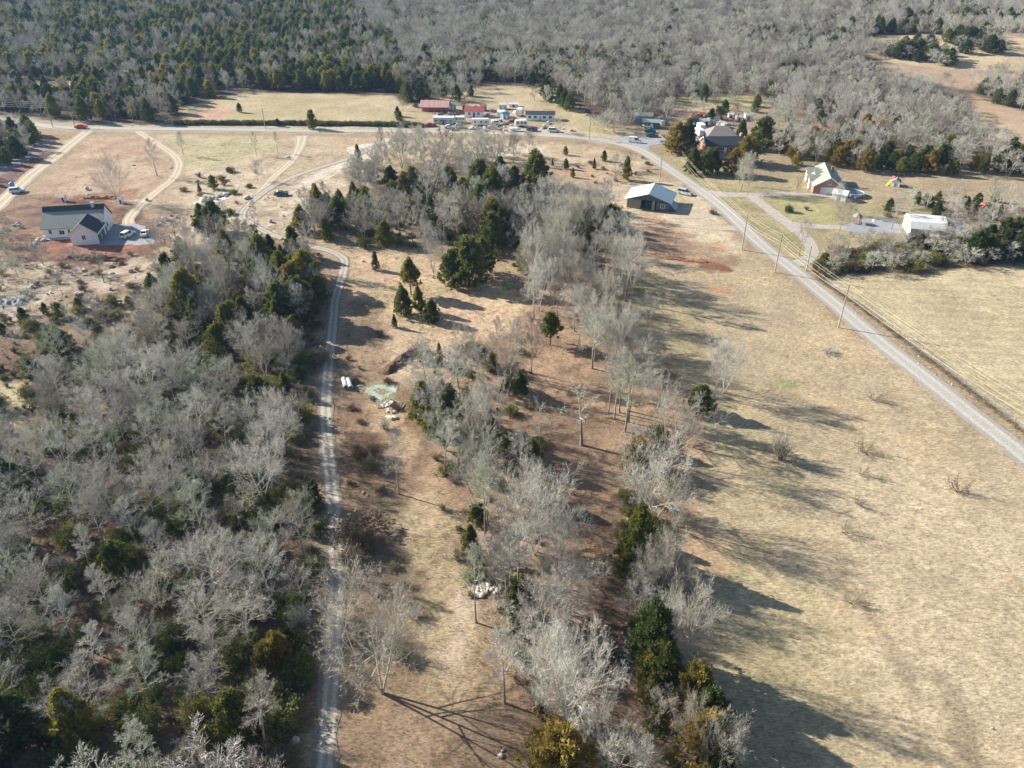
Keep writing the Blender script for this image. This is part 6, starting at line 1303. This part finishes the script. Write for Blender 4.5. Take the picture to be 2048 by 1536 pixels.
def mound(px, py, L, W_, H_, ang, m, lb, name='dirt_mound', seed=1):
    r = np.random.default_rng(seed); nx_, ny_ = 40, 18; u = np.linspace(-1, 1, nx_); v_ = np.linspace(-1, 1, ny_); U, V_ = np.meshgrid(u, v_)
    h = np.clip(1 - U ** 4, 0, 1) * np.clip(1 - V_ ** 2, 0, 1); h = h * (H_ * (.7 + .9 * (vn(U * L / 1.2 + seed * 9, V_ * W_ / 1.2) - .3))) - .12 * (1 - h)
    P_ = np.stack([U * L / 2 + (vn(U * 5, V_ * 3, 3) - .5) * .5, V_ * W_ / 2 + (vn(U * 6, V_ * 3, 4) - .5) * .8, h], -1).reshape(-1, 3); i = (np.arange(ny_ - 1)[:, None] * nx_ + np.arange(nx_ - 1)).ravel()
    o = link(name, fast_mesh(name, P_, np.stack([i, i + 1, i + 1 + nx_, i + nx_], 1), [m], smooth=True)); x, y = G(px, py); o.location = (x, y, Z(x, y)); o.rotation_euler = (0, 0, R(ang)); return tag(o, lb, 'dirt mound', 'heaps of soil')
mound(802, 722, 12.5, 3.2, 1.0, 58, M['dirt'], 'long dark soil ridge pushed up in the clearing', seed=3)
mound(180, 518, 20, 3.0, 1.1, -2, mat('clay_soil', (.19, .10, .07), (.09, .045, .035), .9, .98, bump=.9, detail=8), 'long reddish soil bank below the white farmhouse', seed=4)
mound(1410, 237, 16, 8, 2.0, -12, M['reddirt'], 'big red clay bank behind the row of white sheds', seed=5)
mound(1380, 522, 16, 2.2, .4, -16, M['reddirt'], 'low red clay windrow at the top of the hay field', seed=6)
mound(200, 397, 14, 3, .8, 5, M['reddirt'], 'red clay heap behind the white farmhouse', seed=7)
mound(20, 605, 9, 6, .8, 15, M['rock_grey'], 'grey brush and rubble heap at the left edge', seed=8)
# rocks
def rockmesh(seed, m):
    import bmesh
    bm = bmesh.new(); bmesh.ops.create_icosphere(bm, subdivisions=2, radius=.5); r = np.random.default_rng(seed); ph = r.random(6) * 6; sc = r.uniform(.7, 1.2, 3)
    for v_ in bm.verts:
        c = v_.co; f = 1 + .18 * math.sin(5 * c.x + ph[0]) + .15 * math.sin(6 * c.y + ph[1]) + .15 * math.sin(7 * c.z + ph[2]) + r.normal() * .05
        v_.co = Vector((c.x * f * sc[0], c.y * f * sc[1], c.z * f * sc[2] * .7))
    me = bpy.data.meshes.new('rock'); bm.to_mesh(me); bm.free(); me.materials.append(m); return me
RK = [rockmesh(i, M['rock']) for i in range(4)]; RG = [rockmesh(10 + i, M['rock_grey']) for i in range(3)]
def rocks(pts, s0, s1, lb, grp, ms=RK, jit=.3, name='rock'):
    for p in pts:
        x, y = G(*p); x += rng.normal() * jit; y += rng.normal() * jit; o = link(name, ms[int(rng.integers(len(ms)))]); s = rng.uniform(s0, s1)
        o.location = (x, y, Z(x, y) + .12 * s); o.scale = (s, s * rng.uniform(.7, 1.1), s * .9); o.rotation_euler = (0, 0, rng.random() * 6.3); tag(o, lb, 'rock', grp)
def along(pts, n_, w_=3):
    P_ = smooth_line(pts, 4); idx = np.linspace(0, len(P_) - 1, n_).astype(int); return [(P_[i][0] + rng.normal() * w_, P_[i][1] + rng.normal() * w_) for i in idx]
rocks(along([(628, 1192), (618, 1205), (612, 1235), (604, 1255), (598, 1285), (590, 1300)], 26, 2.5), .3, .75, 'pale rock in the upper stretch of the rock line left of the drive', 'upper rock line')
rocks(along([(590, 1300), (584, 1325), (580, 1345), (590, 1362)], 16, 2.5), .3, .7, 'pale rock in the lower stretch of the rock line left of the drive', 'lower rock line')
rocks([(611, 1130), (603, 1143), (612, 1146)], .4, .6, 'single pale rock above the rock line in the wood edge', 'rocks above the line')
rocks([(597, 1480)], .9, 1.0, 'lone pale rock near the drive at the bottom', 'lone rock')
th = lambda cx, cy, rx, ry, a0, a1, n_: [(cx + rx * math.cos(t), cy + ry * math.sin(t)) for t in np.linspace(a0, a1, n_)]
rocks(th(961, 1182, 7, 8, -3.3, 2.4, 16), .5, 1.1, 'white rock of the left ring-shaped heap', 'left rock ring', jit=.2)
rocks(th(989, 1172, 12, 13, -1.2, 3.6, 26) + [(987, 1155), (984, 1160), (990, 1150)], .5, 1.2, 'white rock of the right ring-shaped heap', 'right rock ring', jit=.22)
rocks([(1262 + rng.normal() * 8 - 6 * t, 1262 + 75 * t + rng.normal() * 4) for t in np.linspace(0, 1, 90)], .2, .55, 'pale rubble stone in the pile beside the dark cedars', 'rubble pile', jit=.3)
rocks([(592 + rng.normal() * 7, 675 + rng.normal() * 8) for _ in range(36)], .3, .9, 'pale stone in the rubble heap left of the drive', 'rubble heap left of the drive', RK + RG, .3)
rocks([(84, 482), (72, 487), (68, 488), (80, 478), (66, 492), (90, 476), (74, 482)], 1.0, 1.9, 'pale boulder in the pile at the left corner of the farmhouse', 'farmhouse boulder pile')
rocks([(40, 452), (36, 448), (30, 452), (6, 466), (0, 470), (12, 462), (44, 456)], 1.0, 1.8, 'grey boulder left of the farmhouse', 'grey boulders', RG)
rocks([(139, 532), (177, 552), (82, 560), (63, 577), (137, 592), (155, 586), (168, 580), (245, 600), (235, 532), (240, 530), (258, 546), (176, 541), (55, 660), (217, 578), (345, 545), (365, 538), (370, 512), (362, 477), (180, 546), (48, 663), (250, 667), (122, 565), (140, 552), (110, 600)], .7, 1.7, 'pale stone scattered over the cleared lot below the farmhouse', 'stones below the farmhouse', RK, .8)
rocks(along([(398, 408), (420, 400), (445, 391), (455, 390)], 26, 3), .9, 2.0, 'white block in the rubble bank above the round cedars', 'white rubble bank', RK, .8)
rocks(along([(316, 452), (330, 443), (345, 435)], 10, 2), .9, 1.8, 'pale block in the short bank right of the farmhouse yard', 'short stone bank', RG, .5)
rocks([(468, 483), (472, 478), (530, 445), (512, 452), (460, 478), (570, 478), (720, 523), (372, 545), (495, 395), (330, 338), (180, 380), (170, 392), (300, 400), (576, 316), (275, 330)], 1.0, 2.2, 'light rock on the cleared ground between farmhouse and tracks', 'light rocks on cleared ground', RK, 1)
rocks([(1390, 562), (1462, 470), (1607, 592), (1716, 629), (1722, 636), (1843, 1023), (1985, 1455), (1370, 733), (1400, 430), (1355, 405)], .25, .6, 'small white stone in the open field grass', 'white stones in the field', RK)
rocks([(1812 + 17 * k + rng.normal() * 6, 702 + 12.5 * k + rng.normal() * 4) for k in range(9)], .2, .45, 'white bit of litter stone in the verge below the fence', 'verge litter', RK)
rocks([(703, 1105), (704, 1110), (710, 1040), (728, 985), (735, 992), (640, 1085), (1003, 1510), (994, 1505), (1010, 1506)], .35, .8, 'grey stone in the rough ground near the gravel drive', 'drive verge stones', RG)
for k, (px, py) in enumerate(((947, 220), (1010, 250), (1012, 254), (1018, 251), (870, 252), (905, 255), (972, 256), (955, 214), (962, 213), (1120, 256), (1127, 258), (1095, 252), (1143, 262), (1150, 263), (930, 255), (940, 258))):
    rocks([(px, py)], 1.0, 2.0, 'pale heap of yard clutter among the trailers', 'yard clutter', [RK[0], RG[0], RK[1]], .5, 'junk_heap')
rocks([(rng.uniform(20, 380), rng.uniform(525, 640)) for _ in range(40)] + [(rng.uniform(380, 640), rng.uniform(380, 480)) for _ in range(26)], .4, 1.1, 'small pale stone strewn over the rough cleared ground', 'small strewn stones', RK, 1)
# ------------------------------------------------------------------ utility poles and wires
def pole(px, py, h, label, arm=False, tr=False, lean=0):
    x, y = G(px, py); o = thing('utility_pole', label, 'utility pole', (x, y, Z(x, y)), 0, 'utility poles')
    m2 = MB(); m2.tube([(0, 0, -.5), (0, 0, h * .5), (0, 0, h)], [.17, .145, .11], 10); part('pole', m2, M['polewood'], o, True)
    m2 = MB(); m2.box(-.04, .04, -.5, .5, h - 1.0, h - .9) if arm else m2.box(-.05, .05, -.2, .2, h - .6, h - .5); part('crossarm', m2, M['wood'], o)
    for z_ in (h - .02, h - 1.2): m2 = MB(); m2.lathe([(.05, z_), (.09, z_ + .08), (.05, z_ + .18)], 8, .0, .0 if z_ > h - 1 else .2); part('insulator', m2, M['white_roof'], o)
    if tr: m2 = MB(); m2.lathe([(.3, h - 3.2), (.32, h - 3.1), (.32, h - 2.3), (.2, h - 2.2)], 12, .0, -.5); part('transformer', m2, M['galv'], o)
    return (x, y, Z(x, y) + h)
T1 = pole(1483, 500, 10.3, 'pole at the roadside below the barn house, highest of the three leaning along the field'); T2 = pole(1549, 545, 10.5, 'pole beside the road, middle one of three along the field')
T3 = pole(1676, 655, 10.8, 'pole nearest the viewer beside the long straight road'); T4 = pole(1612, 541, 6.8, 'short ivy-greened pole where the driveway loop meets the hedge')
T0 = pole(1319, 363, 8.6, 'pole on the sandy track left of the barn house'); TL1 = pole(106, 255, 10.5, 'left one of two poles near the red car'); TL2 = pole(150, 252, 8.0, 'pole standing next to the red car')
TM = pole(932, 283, 9.5, 'lone pole across the road from the caravans'); TM2 = pole(1178, 279, 9.0, 'pole beside the road left of the grey yard', tr=True); TM3 = pole(531, 258, 8.5, 'pole along the long tan field', arm=True)
x4, y4 = G(2185, 1010); T5 = (x4, y4, Z(x4, y4) + 11)
def wire(pts, dz, off, label, sag=.9, r=.022):
    m2 = MB(); P_ = []
    for a, b_ in zip(pts[:-1], pts[1:]):
        a = np.array(a, float); b_ = np.array(b_, float); d = b_ - a; n_ = np.array([-d[1], d[0], 0]); n_ /= np.linalg.norm(n_); s = sag * min(1, np.linalg.norm(d) / 60)
        for t in np.linspace(0, 1, 12)[:-1] if b_ is not pts[-1] else np.linspace(0, 1, 12): P_.append(a + d * t + n_ * off - np.array([0, 0, dz + 4 * s * t * (1 - t)]))
    P_.append(np.array(pts[-1]) + n_ * off - np.array([0, 0, dz]))
    m2.tube(P_, r, 4); o = link('power_line', m2.mesh('power_line', M['wire'])); return tag(o, label, 'cable', 'overhead wires')
xa, ya = G(1335, 355); TA = (xa + 4, ya, Z(xa, ya) + 9)
line = [TA, T1, T2, T3, T5]
wire(line, .1, 0, 'topmost wire along the roadside poles by the field'); wire(line, 1.0, .35, 'second wire down along the roadside poles'); wire(line, 1.9, -.2, 'third wire down along the roadside poles'); wire(line, 2.7, 0, 'lowest sagging wire along the roadside poles', 1.3, .03)
xl, yl = G(-120, 243); TL0 = (xl, yl, Z(xl, yl) + 11)
for k, (dz, lb) in enumerate(((.1, 'topmost'), (1.0, 'second'), (2.0, 'third'), (3.0, 'lowest'))): wire([TL0, TL1, TL2], dz * .8, 0, lb + ' wire over the roadside wood at the left edge', .6, .03)
wire([TM3, TM, TM2, (T0[0], T0[1], T0[2])], .2, 0, 'long thin wire running along the far road', 1.5, .02)
# ------------------------------------------------------------------ fence by the far side of the road, weeds and hedge rows
FP = smooth_line([G(*p) for p in [(1640, 556), (1720, 612), (1800, 672), (1900, 748), (2048, 860), (2250, 1015)]], .5)
o = thing('fence', 'post and wire fence along the far verge of the road', 'fence', (FP[0][0], FP[0][1], Z(*FP[0])), 0); ox, oy, oz = o.location
d_ = np.r_[0, np.cumsum(np.hypot(*np.diff(FP, axis=0).T))]; npst = int(d_[-1] / 2.6)
pw = [];
for k in range(npst):
    x = np.interp(k * 2.6, d_, FP[:, 0]); y = np.interp(k * 2.6, d_, FP[:, 1]); pw.append((x - ox, y - oy, Z(x, y) - oz)); m2 = MB(); m2.tube([(x - ox, y - oy, Z(x, y) - oz - .3), (x - ox + rng.normal() * .03, y - oy, Z(x, y) - oz + 1.3)], .07, 6); part('post', m2, M['wood'], o)
for z_ in (.35, .7, 1.05, 1.25): m2 = MB(); m2.tube([(a, b_, c + z_) for a, b_, c in pw], .018, 3); part('wire', m2, M['galv'], o)
# fence-line weeds and the dark hedge bank on the far road
P = []
for k in range(1500):
    t = rng.random() * d_[-1]; x = np.interp(t, d_, FP[:, 0]) + rng.normal() * .45 - .3; y = np.interp(t, d_, FP[:, 1]) + rng.normal() * .45 - .2; P.append((x, y, Z(x, y)))
scatter('fence_weeds', np.array(P), rng.uniform(.6, 1.3, len(P)), rng.integers(0, 3, len(P)), weeds, 'tall brown weeds grown along the wire fence')
HP = smooth_line([G(*p) for p in [(-100, 226), (0, 230), (120, 246), (330, 250), (600, 251), (845, 255)]], 2); P = []
dh = np.r_[0, np.cumsum(np.hypot(*np.diff(HP, axis=0).T))]
for k in range(1100):
    t = rng.random() * dh[-1]; x = np.interp(t, dh, HP[:, 0]); y = np.interp(t, dh, HP[:, 1]) + 1.2 + rng.normal() * .4; P.append((x, y, Z(x, y)))
P = [p for p in P if proj(*p)[0] > 350]
scatter('verge_hedge', np.array(P), rng.uniform(.6, 1.0, len(P)), rng.choice([0, 1, 2], len(P)), LS, 'dark scrubby bank along the far road')

# yard clutter, each piece told apart by kind and colour
def junk(px, py, ms, lb, s0=1.2, nm='junk_pile'):
    o = place(nm, lb, 'junk', G(px, py), rng.random() * 360, 'yard clutter')
    for q, mm in enumerate(ms):
        m2 = MB()
        for _ in range(4):
            a, b_, c, d = rng.uniform(-.9, .9) * s0, rng.uniform(-.7, .7) * s0, rng.uniform(.15, .6) * s0, rng.uniform(.1, .4) * s0; m2.box(a - c, a + c, b_ - d, b_ + d, -.2, rng.uniform(.2, .9) * s0)
        part(('crate', 'sheet', 'scrap')[q % 3], m2, mm, o)
M['rust'] = mat('rusty_metal', (.30, .15, .09), (.18, .09, .06), 3, .9)
JL = [(886, 224, 'rust', 'blue'), (915, 229, 'wood', 'rust'), (948, 215, 'rust', 'white'), (975, 231, 'wood', 'white'), (985, 224, 'rust', 'wood'), (996, 243, 'white', 'rust'), (1016, 249, 'rust', 'rust'), (1023, 244, 'wood', 'rust'),
      (1030, 226, 'white', 'wood'), (1037, 219, 'white', 'galv'), (878, 231, 'galv', 'rust'), (898, 231, 'wood', 'galv'), (909, 261, 'rust', 'wood'), (951, 258, 'wood', 'trim'), (970, 262, 'trim', 'galv'), (1003, 260, 'white', 'rust'), (1085, 256, 'wood', 'white'), (1097, 247, 'white', 'galv'),
      (1372, 268, 'white', 'wood'), (1381, 277, 'wood', 'white'), (1390, 285, 'white', 'galv'), (1377, 289, 'galv', 'wood'), (1395, 262, 'white', 'trim'), (1365, 254, 'rust', 'white'), (1442, 246, 'white', 'trim'), (1455, 266, 'trim', 'wood'), (1322, 238, 'white', 'galv'), (1438, 216, 'slate', 'rust'), (1447, 223, 'rust', 'white'), (1468, 243, 'wood', 'galv')]
CN = dict(rust='rusty', blue='blue', wood='brown', white='white', galv='grey', trim='cream', slate='dark'); CM = dict(rust='rust', blue='bluemetal', wood='wood', white='white_roof', galv='galv', trim='trim', slate='slate')
for px, py, a, b_ in JL:
    side = 'trailer yard' if px < 1200 else 'yard beyond the road bend'; row = 'front' if py > 255 else ('middle' if py > 238 else 'back')
    junk(px, py, [M[CM[a]], M[CM[b_]]], f"pile of {CN[a]} and {CN[b_]} scrap in the {row} of the {side}", 1.3)
# ------------------------------------------------------------------ thin winter haze
hb = MB(); hb.box(-1190, 1190, -190, 1490, -3.0, 90.0)
hm = bpy.data.materials.new('haze'); hm.use_nodes = True; n = hm.node_tree.nodes; n.clear(); vo = n.new("ShaderNodeVolumePrincipled"); ou = n.new("ShaderNodeOutputMaterial")
vo.inputs["Color"].default_value = (.38, .62, 1, 1); vo.inputs["Density"].default_value = .00009; vo.inputs["Anisotropy"].default_value = .2
hm.node_tree.links.new(vo.outputs[0], ou.inputs["Volume"]); tag(link('haze', hb.mesh('haze', hm)), 'thin bluish winter haze over the valley', None, kind='stuff')
